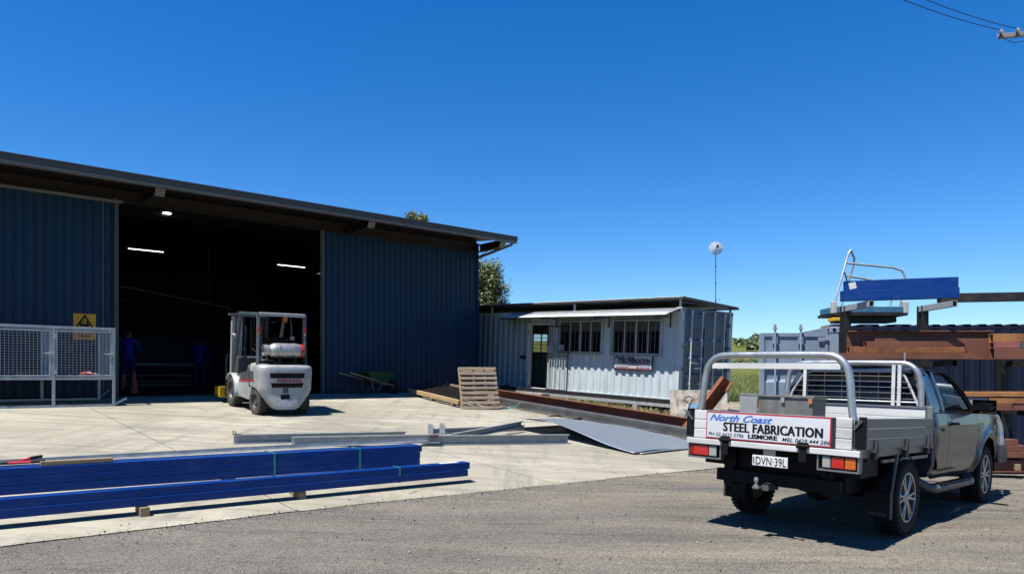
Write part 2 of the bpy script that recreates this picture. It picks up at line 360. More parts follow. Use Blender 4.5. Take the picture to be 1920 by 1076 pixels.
# ------------------------------------------------------------------ terrain sheet
mb = MB()
ys = [-40, -20, -8, -2, 0, 2, 4, 6, 8, 10, 12, 14, 16, 18, 20, 22, 24, 26, 28, 30, 33, 36, 40, 45, 52, 60, 75, 95, 120, 150, 190, 240, 300, 370, 450, 550, 650, 760, 900, 1100, 1500, 2500]
def tx(s, y):
    hw = 60 + max(0, y)*1.3; return s*hw
NX = 60; vs = []
for y in ys:
    for i in range(NX+1):
        x = tx((i/NX*2-1), y); z = ground(x, y) - .06
        vs.append((x, y, z))
fs = []
for j in range(len(ys)-1):
    for i in range(NX): a = j*(NX+1)+i; fs.append((a, a+1, a+NX+2, a+NX+1))
mb.add(vs, fs); tag(mb.build('ground', 'field', smooth=60), kind='structure')
def drape(name, pts_fn, nu, nv, mat, dz, parent=None, skirt=0):
    mb = MB()
    def f(a, c):
        u, v = pts_fn(a, c); x, y = XY(u, v); return (x, y, gg(u, v)+dz)
    mb.grid(f, nu, nv)
    return mb.build(name, mat, parent, smooth=60)
def edge_v(u):                                           # front edge of the concrete, along u
    return (7.62 - .035*u if u < 4 else 7.48 - .09*(u-4) + .0*(u-4)**2) + .035*noise.noise((u*1.7, 0, 1)) + .02*noise.noise((u*6, 0, 5))
# asphalt forecourt, butted under the concrete edge
road = tag(drape('road', lambda a, c: (-40+a*90, -25+c*(edge_v(-40+a*90)+25.4) if True else 0), 360, 40, 'asphalt', -.012), kind='structure')
dirt = tag(drape('gravel_path', lambda a, c: (13.0+a*12, 6.4+c*13.5), 10, 30, 'gravel_dirt', -.030), kind='structure')
# concrete apron: cast slabs with recessed joints
ap = tag(thing('concrete_apron', None, None), kind='structure')
base = drape('joint_bed', lambda a, c: (-12+a*26.0, edge_v(-12+a*26.0)+.01+c*(19.3-edge_v(-12+a*26.0))), 120, 24, 'concrete', -.010, ap)
ub = [-12, -6, -1.2, 3.5, 7.1, 10.6, 13.95]; vb = [None, 12.4, 16.9, 19.25]
for i in range(len(ub)-1):
    for j in range(3):
        def sl(a, c, i=i, j=j):
            gp = .005
            u = ub[i]+gp + a*(ub[i+1]-ub[i]-2*gp)
            lo = edge_v(u) if j == 0 else vb[j]+gp; hi = vb[j+1]-gp
            v = lo + c*(hi-lo)
            return u, v
        drape('slab', sl, 36 if j == 0 else 8, 10, 'concrete', 0, ap)
# loose stones and twigs on the seal and the concrete
def pebbles(name, N, area, smin, smax, mats, seed):
    rnd = random.Random(seed); mb = MB()
    for _ in range(N):
        u, v = area(rnd); x, y = XY(u, v); s = smin*(smax/smin)**(rnd.random()**2.2); p = V(x, y, gg(u, v)+s*.25-.01*(v < 7))
        vs = []
        for d in ((1,0,0),(-.9,.2,0),(0,1,.1),(.1,-1,0),(0,0,.75),(0,.1,-.5)):
            q = Vector(d)*s*rnd.uniform(.6, 1.1); q.rotate(Matrix.Rotation(rnd.random()*6, 3, 'Z')); vs.append(p+q)
        mb.mi = rnd.randrange(len(mats)); mb.add(vs, [(0,2,4),(2,1,4),(1,3,4),(3,0,4),(2,0,5),(1,2,5),(3,1,5),(0,3,5)])
    return mb.build(name, mats)
M('stone_pale', (.36,.34,.31), .9, 0, .2, 5); M('stone_dark', (.10,.095,.09), .9, 0, .2, 5); M('twig', (.26,.17,.10), .9, 0, .2, 5)
tag(pebbles('loose_gravel', 9000, lambda r: ((lambda u: (u, r.uniform(-1.5, edge_v(u)+.05)))(r.uniform(-1, 15))), .003, .020, ['stone_pale','stone_dark','stone_pale'], 3), 'loose grey and pale stones scattered on the asphalt', 'gravel', kind='stuff')
tag(pebbles('concrete_debris', 520, lambda r: (r.uniform(-1, 13.5), r.uniform(7.6, 17)), .004, .018, ['stone_dark','twig','stone_dark'], 5), 'dark crumbs and chips lying on the concrete', 'debris', kind='stuff')
tag(pebbles('edge_grit', 3500, lambda r: ((lambda u: (u, edge_v(u)+r.gauss(-.05,.07)))(r.uniform(-1, 13))), .003, .014, ['stone_dark','stone_pale','stone_dark'], 8), 'crumbled grit along the seam between asphalt and concrete', 'grit', kind='stuff')
mb = MB(); rnd = random.Random(9)
for (px, py) in ((1330,950),(560,975),(980,1040),(1285,905),(1010,1012),(1250,1035),(700,1003),(1150,958)):
    pass
for k in range(26):
    u = rnd.uniform(2, 13); v = rnd.uniform(2, 9); x, y = XY(u, v); a = rnd.random()*6; l = rnd.uniform(.03, .12); z = gg(u, v)+.004
    mb.pipe([(x-cos(a)*l, y-sin(a)*l, z), (x+.01, y, z+.008), (x+cos(a)*l, y+sin(a)*l, z)], .0035, 5)
tag(mb.build('twig_litter', 'twig'), 'small dry twigs and leaves littering the yard', 'twigs', kind='stuff')
# dry grass along the container foot
def grass(name, N, area, h0, h1, mat, label, seed):
    rnd = random.Random(seed); mb = MB()
    for _ in range(N):
        x, y, z = area(rnd); a = rnd.random()*6.28; h = rnd.uniform(h0, h1); wd = rnd.uniform(.004, .009); d = V(cos(a), sin(a), 0); b = V(-d.y, d.x, 0)*wd; p = V(x, y, z-.02); t = d*h*rnd.uniform(.1, .7)
        mb.add([p-b, p+b, p+t*.4+V(0,0,h*.7)+b*.6, p+t*.4+V(0,0,h*.7)-b*.6, p+t+V(0,0,h)], [(0,1,2,3),(3,2,4)])
    return tag(mb.build(name, mat), label, 'grass', kind='stuff')
def ga(r):
    v = r.uniform(10.5, 19.0); u = 15.55+abs(r.gauss(0, .28)) ; x, y = XY(u, v); return x, y, g(v)-.03
grass('dry_grass', 9000, ga, .08, .26, 'grass_blade', 'dry straw coloured grass along the foot of the site office', 4)
def gb(r):
    y = 26+ r.random()**2*50; x = y*r.uniform(.26, .36); return x, y, ground(x, y)-.06
leafmat('field_blade', (.055,.085,.02), (.15,.165,.05))
grass('field_grass', 14000, gb, .15, .5, 'field_blade', 'long green pasture grass in the field behind the containers', 6)
# ------------------------------------------------------------------ shed
SHZ = 1.26; OR = Vector((*XY(15.25, 19.2), SHZ))
SHM = Matrix.Translation(OR) @ UVROT
shed = thing('workshop_shed', 'large dark blue corrugated steel workshop with a wide open doorway', 'shed', mw=SHM)
def corr(mb, prof, z0, z1, holes=()):                     # open profile [(x, y)], vertical sheet, holes (xa, xb, za, zb)
    for (xa, ya), (xb, yb) in zip(prof, prof[1:]):
        segs = [(z0, z1)]
        for ha, hb, za, zb in holes:
            xm = (xa+xb)/2
            if ha < xm < hb:
                ns = []
                for s0, s1 in segs:
                    if zb <= s0 or za >= s1: ns.append((s0, s1)); continue
                    if za > s0: ns.append((s0, za))
                    if zb < s1: ns.append((zb, s1))
                segs = ns
        for s0, s1 in segs: mb.add([(xa,ya,s0),(xb,yb,s0),(xb,yb,s1),(xa,ya,s1)], [(0,1,2,3)])
def trim(x0, x1, pitch, depth, rib, slope, y=0):
    p = [(x0, y)]; x = x0+pitch/2
    while x+rib < x1:
        p += [(x-rib/2-slope, y), (x-rib/2, y-depth), (x+rib/2, y-depth), (x+rib/2+slope, y)]; x += pitch
    p.append((x1, y)); return p
OL, ORR, HH = -10.75, -5.52, 4.58
mb = MB(); corr(mb, trim(ORR, -.02, .19, .030, .022, .016, -.04), .02, HH); mb.build('wall_sheet', 'shed_blue', shed)
mb = MB(); corr(mb, trim(-18.6, OL-.36, .19, .032, .022, .016, -.14), .03, HH-.06); mb.build('sliding_door', 'shed_blue', shed)
mb = MB(); corr(mb, trim(OL-.40, OL-.06, .19, .030, .022, .016, -.03), .02, HH); mb.build('wall_sheet', 'shed_blue', shed)
mb = MB(); mb.box(OL-.365, OL-.335, -.19, -.09, .03, HH-.05); mb.build('door_edge_trim', 'gutter', shed)
mb = MB(); mb.box(OL-.09, OL, -.09, .12, 0, HH); mb.build('door_jamb', 'gutter', shed)
mb = MB(); mb.box(ORR-.03, ORR, -.085, .10, 0, HH); mb.build('door_jamb', 'trim_grey', shed)
mb = MB(); mb.box(-.035, .03, -.085, 14, .0, HH+.25); corr(mb, [(.03, 0), (.03, 14)], 0, HH+.3); mb.build('end_wall', 'shed_blue', shed)
# header beam, sliding track
mb = MB(); mb.prof([(-.09,0),(.09,0),(.09,.012),(.006,.012),(.006,.258),(.09,.258),(.09,.27),(-.09,.27),(-.09,.258),(-.006,.258),(-.006,.012),(-.09,.012)], (-18.6,-.02,HH), (.02,-.02,HH)); mb.build('header_beam', 'primer_brown', shed)
mb = MB(); mb.box(-18.6, OL+.02, -.20, -.115, HH-.075, HH-.01); mb.build('door_track', 'trim_grey', shed)
mb = MB(); mb.box(OL-.05, OL+.09, -.16, -.10, HH-.04, HH+.02); mb.box(OL-.12, OL-.04, -.15, -.10, HH+.0, HH+.05); mb.build('track_bracket', 'trim_grey', shed, bevel=.008)
mb = MB(); mb.box(ORR, .02, -.10, -.05, HH-.035, HH-.002); mb.build('head_flashing', 'primer_brown', shed)
# roof with an overhanging eave, closed behind so the inside stays dark
OV = 1.45
mb = MB(); mb.add([(-18.8,-OV,4.86),(.38,-OV,4.86),(.38,7,5.75),(-18.8,7,5.75)], [(0,1,2,3)]); mb.add([(-18.8,7,5.75),(.38,7,5.75),(.38,14.5,4.9),(-18.8,14.5,4.9)], [(0,1,2,3)]); mb.build('roof_sheet', 'soffit', shed, solid=.03)
mb = MB(); mb.box(-18.6,0,-.01,.0,HH+.27,5.02); mb.build('fascia_infill', 'soffit', shed)
# gutter: stepped box profile
pr = [(0,0),(.13,0),(.13,.15),(.145,.15),(.145,.165),(.125,.165),(.12,.015),(.01,.015),(.01,.19),(0,.19)]
mb = MB(); mb.box(-18.8,.40,-OV-.15,-OV-.13,4.78,4.905); mb.box(-18.8,.40,-OV-.165,-OV-.13,4.885,4.915); mb.box(-18.8,.40,-OV-.13,-OV,4.775,4.79); mb.box(.385,.40,-OV-.13,-OV,4.79,4.9)
mb.build('gutter', 'gutter', shed, bevel=.006)
mb = MB(); mb.box(-18.8,.39,-OV-.135,-OV-.02,4.70,4.772); mb.build('eave_purlin', 'trim_grey', shed, bevel=.004)
mb = MB(); mb.box(-18.8,.36,-OV+.0,-OV+.03,4.905,4.955); mb.build('roof_edge_flashing', 'gutter', shed)
for x in (-10.2, -4.75, -.03, -15.6):
    mb = MB(); mb.prof([(-.10,0),(.10,0),(.10,.01),(-.09,.01),(-.09,.21),(.10,.21),(.10,.22),(-.10,.22)], (x,-.1,HH-.02), (x,-OV+.16,HH-.02)); mb.build('eave_outrigger', 'soffit', shed)
    mb = MB(); mb.bar((x,-OV+.15,HH-.02), (x,-OV+.03,HH+.15), .21, .014); mb.build('outrigger_end_plate', 'trim_grey', shed)
# downpipe from the gutter end back to the corner, dropping slightly
mb = MB(); mb.pipe([(.27,-OV-.04,4.76),(.27,-OV-.04,4.70),(.26,-OV+.02,4.655),(.22,-OV+.12,4.63),(.05,-.20,4.42),(.05,-.09,4.40)], .045, 12); mb.cyl((.27,-OV-.04,4.70),(.27,-OV-.04,4.78),.062,14); mb.build('downpipe', 'trim_grey', shed, smooth=50)
mb = MB(); mb.pipe([(.02,-.06,4.42),(.12,-.6,4.62)], .012, 6); mb.build('downpipe_stay', 'gutter', shed)
# inside shell
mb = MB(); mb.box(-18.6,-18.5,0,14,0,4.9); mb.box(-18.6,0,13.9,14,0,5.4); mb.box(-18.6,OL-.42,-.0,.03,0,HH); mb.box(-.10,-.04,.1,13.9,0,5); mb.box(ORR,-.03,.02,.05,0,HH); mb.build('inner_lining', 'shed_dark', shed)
mb = MB()
for x in (-16,-10.8,-5.5,-.3):
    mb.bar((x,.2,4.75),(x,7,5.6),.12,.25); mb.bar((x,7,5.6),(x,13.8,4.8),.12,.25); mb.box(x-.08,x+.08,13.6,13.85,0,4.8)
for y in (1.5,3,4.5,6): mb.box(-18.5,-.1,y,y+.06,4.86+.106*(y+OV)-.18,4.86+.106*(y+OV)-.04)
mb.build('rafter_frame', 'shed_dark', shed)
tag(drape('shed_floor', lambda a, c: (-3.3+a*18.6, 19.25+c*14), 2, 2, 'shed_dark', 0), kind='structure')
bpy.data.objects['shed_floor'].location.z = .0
# conduit and festoon cable seen high inside
def S(x, y, z): return SHM @ Vector((x, y, z))
mb = MB()
mb.pipe([(-13.2,5,3.05),(-11.4,5,3.12),(-9.9,5,3.17),(-9.2,5,3.12),(-8,5,2.95),(-6.3,5,2.72)], .022, 8)
mb.pipe([(-6.3,5,2.72),(-6.3,5,2.5),(-5,5,2.62),(-3,5,2.72)], .018, 8)
mb.build('overhead_rail', 'steel_grey', shed)
mb = MB(); pts = []
for k in range(5):
    x0 = -13.1+k*1.35
    for t in range(6): s = t/6; pts.append((x0+s*1.35, 5, 3.0-.18*k*.6-.5*s*(1-s)*.5))
mb.pipe(pts, .009, 6); mb.build('festoon_cable', 'steel_grey', shed)
mb = MB(); mb.pipe([(-7.3,4,5),(-7.25,4,2.2),(-7.15,4,.6)], .010, 6); mb.build('hanging_hose', 'steel_black', shed)
def tube(u0, px, y, L_, label):
    t = thing('strip_light', label, 'light', mw=SHM @ Matrix.Translation((u0, px, y)))
    mb = MB(); mb.cyl((-L_/2,0,0),(L_/2,0,0),.011,10); mb.build('tube', 'tube_light', t, smooth=40)
    mb = MB(); mb.box(-L_/2-.03,L_/2+.03,-.05,.05,.035,.07); mb.build('batten', 'shed_dark', t)
def inside(px, py, Y): return SHM.inverted() @ Vector(((px-960)/1390*Y, Y, CAM_Z-(py-705)/1390*Y))
a = inside(274,469.5,24.5); tube(a.x, a.y, a.z, 1.08, 'lit strip light nearer the left jamb of the doorway, brightest one')
a = inside(546.5,499,28); tube(a.x, a.y, a.z, 1.08, 'lit strip light above the forklift on the right of the doorway')
a = inside(313,399.5,22.3); t = thing('high_bay_light', 'small round lit lamp high in the dark doorway', 'light', mw=SHM @ Matrix.Translation(a))
mb = MB(); mb.cyl((0,0,-.02),(0,0,0),.12,16); mb.build('lens', 'tube_light', t); mb = MB(); mb.cyl((0,0,.005),(0,0,.10),.15,16,.08); mb.build('housing', 'steel_grey', t, smooth=40)
# ------------------------------------------------------------------ site office made from a shipping container
CM = Matrix.Translation((4.42, 19.79, 1.0)) @ Matrix.Rotation(R(130.8), 4, 'Z') @ Matrix.Rotation(R(-2.6), 4, 'Y') @ Matrix.Rotation(R(.5), 4, 'X')
off = thing('site_office', 'pale blue grey shipping container turned into an office with awning and barred windows', 'container', mw=CM)
LC, WC, HC = 12.19, 2.44, 2.59
def trap(x0, x1, pitch, depth, y=0, flat=.5):
    p = [(x0, y)]; x = x0; s = .04
    while x+pitch <= x1+1e-6:
        h = (pitch-2*s)/2
        p += [(x+h/2, y), (x+h/2+s, y-depth), (x+h/2+s+h, y-depth), (x+h/2+2*s+h, y)]; x += pitch
    p.append((x1, y)); return p
M('blind_dark', (.10,.125,.16), .7, 0, .3, 3)
WINS = [(.67,2.38,1.33,2.23), (2.83,4.58,1.33,2.23)]; DOOR = (5.07,5.94,.10,2.15)
mb = MB(); pw = trap(.16, LC-.16, .274, .036, -.01); corr(mb, [p for p in pw if p[0] < 6.05], .13, HC-.10, WINS+[DOOR]); mb.build('wall', 'container_grey', off)
k0 = max(i for i, p in enumerate(pw) if p[0] < 6.05); mb = MB(); corr(mb, pw[k0:], .13, HC-.10); mb.build('wall', 'container_grey_shaded', off)  # stretch in the shed's shadow, given the darker copy of the grey
mb = MB(); corr(mb, trap(.16, LC-.16, .274, -.036, -WC+.01), .13, HC-.10, [(7.5,8.45,1.30,1.95)]); mb.build('wall', 'container_grey', off)
mb = MB(); mb.box(.14, LC-.14, -.012, 0, HC-.10, HC-.02); mb.box(.14, LC-.14, -WC, -WC+.05, HC-.10, HC-.02); mb.build('top_rail', 'container_grey', off)
mb = MB(); mb.box(.14, DOOR[0], -.05, .0, .0, .135); mb.box(DOOR[1], LC-.14, -.05, .0, .0, .135); mb.box(DOOR[0], DOOR[1], -.05, .0, .0, .095); mb.box(.14, LC-.14, -WC, -WC+.05, 0, .135); mb.build('bottom_rail', 'container_grey', off, bevel=.004)
mb = MB(); mb.box(.05, LC-.05, -WC+.05, -.05, .05, .10); mb.build('floor', 'interior_dark', off)
mb = MB(); mb.box(.02, LC-.02, -WC+.02, -.02, HC-.05, HC-.025); mb.build('roof_panel', 'container_door', off)
mb = MB(); mb.box(LC-.08, LC, -WC, 0, 0, HC); mb.build('end_wall', 'container_grey', off)
mb = MB(); mb.box(.2, LC-.2, -.13, -.12, .1, HC-.1) if False else None
mb.box(4.65, 4.68, -WC+.1, -.2, .1, 2.4); mb.box(9.4, 9.43, -WC+.1, -.1, .1, 2.4); mb.build('inner_partition', 'interior_dark', off)
for (x, y) in ((.0, -.16), (.0, -WC), (LC-.16, -.16), (LC-.16, -WC)):
    mb = MB(); mb.box(x, x+.15, y, y+.16, .12, HC-.12); mb.build('corner_post', 'container_grey', off, bevel=.006)
    for z in (0, HC-.12):
        mb = MB(); mb.box(x-.01, x+.165, y-.008, y+.168, z, z+.12); c = mb.build('corner_casting', 'container_grey', off, bevel=.012)
        mb = MB(); mb.cyl((x-.014, y+.08, z+.06), (x-.008, y+.08, z+.06), .032, 12); mb.build('lifting_hole', 'ink_black', c); mb = MB(); mb.cyl((x+.08, y+.168, z+.06), (x+.08, y+.173, z+.06), .036, 12); mb.build('lifting_hole', 'ink_black', c)
# windows
for k, (xa, xb, za, zb) in enumerate(WINS):
    fr = MB(); t = .065
    fr.box(xa-t,xb+t,-.06,.035,zb,zb+t); fr.box(xa-t,xb+t,-.06,.05,za-t,za); fr.box(xa-t,xa,-.06,.035,za,zb); fr.box(xb,xb+t,-.06,.035,za,zb)
    wn = fr.build('window', 'container_grey', off, bevel=.004)
    n = 4; wdt = (xb-xa)/n
    for i in range(1, n):
        mb = MB(); x = xa+i*wdt; q = .022 if i == 2 else .014; mb.box(x-q, x+q, -.045, -.005, za, zb); mb.build('mullion', 'white_paint', wn)
    for i in range(n):
        mb = MB(); mb.box(xa+i*wdt+.012, xa+(i+1)*wdt-.012, -.034, -.028, za, zb); mb.build('pane', 'glass_clear', wn)
    mb = MB()
    for i in range(8): mb.box(xa+.02, xb-.02, -.085, -.075, zb-.035*(i+1), zb-.035*i-.006)
    mb.build('blind', 'blind', wn)
    mb = MB(); rb = random.Random(k)
    for i in range(20): x = xa+.03+(xb-xa-.06)*i/20; mb.box(x, x+.052*rb.choice((.5,1,1)), -.125, -.122, za+.01, zb-.29)
    mb.build('vertical_blind', 'blind_dark', wn)
    mb = MB(); nb = 13
    for i in range(nb): x = xa-.02+(xb-xa+.04)*i/(nb-1); mb.bar((x,.06,za-.05),(x,.06,zb+.05),.012,.012)
    mb.box(xa-.05,xb+.05,.054,.066,za-.06,za-.04); mb.box(xa-.05,xb+.05,.054,.066,zb+.04,zb+.06); mb.build('security_bars', 'trim_grey', wn)
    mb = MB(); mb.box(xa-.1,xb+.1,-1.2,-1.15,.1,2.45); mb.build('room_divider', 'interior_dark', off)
# back window seen through the doorway
fr = MB(); fr.box(7.44,8.51,-WC-.01,-WC+.08,1.95,2.0); fr.box(7.44,8.51,-WC-.01,-WC+.08,1.25,1.30); fr.box(7.44,7.5,-WC-.01,-WC+.08,1.3,1.95); fr.box(8.45,8.51,-WC-.01,-WC+.08,1.3,1.95); fr.box(7.99,8.02,-WC,-WC+.05,1.3,1.95)
for i in range(1,5): fr.box(7.5,8.45,-WC+.01,-WC+.02,1.3+.13*i-.008,1.3+.13*i+.008)
wn = fr.build('window', 'white_paint', off); mb = MB(); mb.box(7.5,8.45,-WC+.03,-WC+.035,1.3,1.95); mb.build('pane', 'glass_clear', wn)
# door frame, open inner door leaf
mb = MB(); t = .06
mb.box(DOOR[0]-t,DOOR[0],-.09,.04,.05,DOOR[3]+t); mb.box(DOOR[1],DOOR[1]+.10,-.09,.05,.05,DOOR[3]+t); mb.box(DOOR[0],DOOR[1],-.09,.04,DOOR[3],DOOR[3]+t); mb.box(DOOR[0]-t,DOOR[1]+.1,-.06,.08,.095,.125)
df = mb.build('door_frame', 'white_paint', off, bevel=.005)
mb = MB()
for z in (.45,1.85): mb.box(DOOR[1]+.02,DOOR[1]+.045,.05,.065,z,z+.11)
mb.build('hinge', 'steel_dark', df)
mb = MB(); mb.box(DOOR[0]-.03,DOOR[0]+.01,-.92,-.1,.13,2.12); mb.build('door', 'interior_dark', off)
mb = MB(); mb.box(6.15,6.40,.0,.03,1.05,1.15); mb.box(6.12,6.18,.03,.06,1.02,1.16); mb.build('gate_latch_box', 'steel_dark', off)
# security gate swung flat against the wall
gt = MB(); gx0, gx1 = 4.06, 4.98
for x in (gx0, gx1): gt.bar((x,.13,-.08),(x,.13,2.12),.03,.03)
for z in (2.10, 1.16, .12): gt.bar((gx0,.13,z),(gx1,.13,z),.03,.03)
ga_ = gt.build('security_gate', 'steel_dark', off)
mb = MB()
for i in range(1, 8): x = gx0+(gx1-gx0)*i/8; mb.bar((x,.135,-.12),(x,.135,1.06 + .0*i),.018,.018)
mb.build('gate_bars', 'rod_white', ga_)  # lower bars white: sunlight put into their colour
mb = MB()
for i in range(1, 8): x = gx0+(gx1-gx0)*i/8; mb.bar((x,.135,1.16),(x,.135,2.1),.012,.012)
mb.build('gate_bars', 'steel_dark', ga_)  # same bars dark higher up: the awning's shade put into their colour
for (x0, x1, z0, z1, cc) in ((4.72,4.97,1.27,1.48,'ink_red'), (4.22,4.42,1.36,1.52,'ink_black')):
    mb = MB(); mb.box(x0,x1,.155,.160,z0,z1); s = mb.build('notice', 'sign_shade', off)
    mb = MB()
    for r in range(4):
        z = z1-.03-r*(z1-z0-.03)/4; mb.mi = 1 if r > 1 else 0
        x = x0+.02
        while x < x1-.04: l = random.uniform(.02,.05); mb.box(x, min(x+l,x1-.015), .1605, .162, z-.022, z-.004); x += l+.012
    mb.build('print', ['ink_black', cc], s)
# name board
sx0, sx1, sz0, sz1 = .86, 2.27, .85, 1.29
mb = MB(); mb.box(sx0,sx1,.03,.045,sz0,sz1); sg = mb.build('sign_board', 'ink_black', off, bevel=.01)
mb = MB(); mb.box(sx0+.03,sx1-.03,.046,.050,sz0+.03,sz1-.03); mb.build('sign_face', 'sign_shade', sg, bevel=.002)
mb = MB(); mb.box(sx0+.04,sx1-.04,.0505,.052,sz0+.04,sz0+.055); mb.build('sign_line', 'ink_red', sg)
def sgm(cx, cz): return axes((cx,.051,cz), (-1,0,0), (0,0,1), (0,1,0))
text('STEEL FABRICATION', 1.16, .115, 'ink_black', sg, sgm(1.53,1.12), bold=.055)
text('North Coast', .72, .10, 'ink_black', sg, sgm(1.86,1.21), bold=.035, shear=.35)
mb = MB(); rnd = random.Random(5)                        # two lines of print too small to read
for z, xa, xb in ((1.045,.98,2.08),(.992,1.34,1.72)):
    x = xa
    while x < xb: l = rnd.uniform(.03,.09); mb.box(x,min(x+l,xb),.0502,.0515,z-.012,z+.012); x += l+.014
mb.build('print', 'ink_black', sg)
text('PH 02 6622 5796', .46, .04, 'ink_black', sg, sgm(1.93,.93), bold=.02); text('MBL 0429 444 286', .48, .04, 'ink_black', sg, sgm(1.19,.93), bold=.02)
# small camera / lamp on the wall
mb = MB(); mb.cyl((2.60,.0,2.10),(2.58,.10,2.06),.035,10); mb.cyl((2.60,.0,2.12),(2.60,.04,2.12),.05,10); mb.build('wall_lamp', 'white_paint', off, smooth=40)
# corrugated awning on brackets
def wavy(mb, x0, x1, ya, za, yb, zb, pitch=.076, amp=.010):
    n = int((x1-x0)/pitch*6)
    def f(a, c):
        x = x0+(x1-x0)*a; return (x, ya+(yb-ya)*c, za+(zb-za)*c+amp*cos((x-x0)/pitch*2*pi))
    mb.grid(f, n, 1)
mb = MB(); wavy(mb, -.0, 6.85, .0, 2.56, .70, 2.35); mb.build('awning_sheet', 'galv', off, solid=.004, smooth=60)
mb = MB(); mb.bar((.0,.63,2.345),(6.8,.63,2.345),.03,.04); mb.bar((.0,.08,2.51),(6.8,.08,2.51),.03,.04); mb.build('awning_batten', 'steel_dark', off)
for x in (.35,2.55,4.75,6.7):
    mb = MB(); mb.bar((x,.02,2.33),(x,.66,2.32),.025,.025); mb.bar((x,.0,2.05),(x,.0,2.5),.025,.025); mb.bar((x,.62,2.31),(x,.62,2.23),.02,.02); mb.build('awning_bracket', 'steel_dark', off)
# flying roof on stub posts
mb = MB(); wavy(mb, -.10, LC+.2, .10, 2.86, -WC-.12, 2.74); mb.build('canopy_sheet', 'galv', off, solid=.004, smooth=60)
mb = MB(); mb.box(-.12,LC+.2,.055,.10,2.80,2.838); mb.box(-.12,-.07,-WC-.1,.055,2.695,2.72); mb.bar((-.095,.07,2.815),(-.095,-WC-.1,2.70),.05,.05); mb.bar((-.1,-WC-.07,2.70),(LC,-WC-.07,2.70),.05,.05)
for x in (2,4,6,8,10): mb.bar((x,.05,2.805),(x,-WC-.05,2.69),.05,.05)
mb.build('canopy_frame', 'gutter', off)
for x in (.06,4.0,8.0,11.9):
    for y, zt in ((-.03,2.80),(-WC+.06,2.70)):
        mb = MB(); mb.bar((x,y,HC-.02),(x,y,zt),.05,.05); mb.build('canopy_post', 'container_grey', off)
# cargo doors on the near end
def cargo_doors(parent, W_, H_, mdoor, mrod, nleaf=2, x0=0):
    for k in range(2):
        ya = -W_+.16+(W_-.32)/2*k+.008; yb = ya+(W_-.32)/2-.016
        prof = [(.20, .0)]; z = .32
        while z < H_-.5:
            prof += [(z,.0),(z+.05,.045),(z+.30,.045),(z+.36,.0)]; z += .47
        prof.append((H_-.20, 0))
        mb = MB()
        for (za, da), (zb, db) in zip(prof, prof[1:]):
            mb.add([(x0+.02+da,ya+.10,za),(x0+.02+da,yb-.10,za),(x0+.02+db,yb-.10,zb),(x0+.02+db,ya+.10,zb)], [(0,1,2,3)])
            for y in (ya+.10, yb-.10): mb.add([(x0+.02+da,y,za),(x0+.02+db,y,zb),(x0+.02,y,zb),(x0+.02,y,za)], [(0,1,2,3)])
        mb.box(x0+.015,x0+.06,ya,ya+.10,.14,H_-.14); mb.box(x0+.015,x0+.06,yb-.10,yb,.14,H_-.14); mb.box(x0+.015,x0+.06,ya+.1,yb-.1,.14,.20); mb.box(x0+.015,x0+.06,ya+.1,yb-.1,H_-.20,H_-.14)
        d = mb.build('cargo_door', mdoor, parent)
        for y in (ya+.30, yb-.26):
            mb = MB(); mb.cyl((x0-.045,y,.10),(x0-.045,y,H_-.10),.019,10); mb.cyl((x0-.045,y,.06),(x0-.045,y,.16),.03,8); mb.cyl((x0-.045,y,H_-.17),(x0-.045,y,H_-.06),.03,8)
            for z in (.55,1.25,1.75): mb.cb((x0-.015,y,z),(.06,.09,.05))
            mb.build('lock_rod', mrod, d, smooth=40)
        mb = MB(); mb.bar((x0-.07,ya+.30,.98),(x0-.08,ya+.62,.96),.02,.035); mb.bar((x0-.07,yb-.26,1.12),(x0-.08,yb-.55,1.10),.02,.035); mb.build('door_handle', mrod, d)
        for z in (.35,.95,1.55,2.2):
            mb = MB(); ye = ya if k == 0 else yb; mb.cb((x0+.0,ye,z),(.05,.14,.09)); mb.build('hinge', mdoor, d, bevel=.008)
    mb = MB(); mb.box(x0,x0+.10,-W_+.16,-.16,.0,.13); mb.build('door_sill', mdoor, parent)
    mb = MB(); mb.box(x0,x0+.10,-W_+.16,-.16,H_-.13,H_); mb.build('door_header', mdoor, parent)
cargo_doors(off, WC, HC, 'container_door', 'rod_white')
# footings under the raised end
for x, y in ((.1,-.2),(.1,-WC+.2),(4,-.2),(4,-WC+.2)):
    p = CM @ V(x,y,0); gz = ground(p.x,p.y)-.06
    mb = MB(); mb.box(x-.02,x+.24,y-.12,y+.12,-(p.z-gz)-.02,-.004); mb.build('footing_block', 'timber_grey', off)
# stone step at the door
mb = MB(); p = W(15.55, 17.15, 0); st = thing('door_step', 'low stacked stone step below the office doorway', 'step', mw=Matrix.Translation(p) @ UVROT)
rnd = random.Random(2)
for k in range(9):
    mb = MB(); y = -.95+k%5*.36; z = .0 if k < 5 else .07; mb.box(-.22+rnd.uniform(-.05,.05),.30,y,y+.33,z-.05,z+.065); mb.build('stone', 'stone_pale', st, bevel=.015)
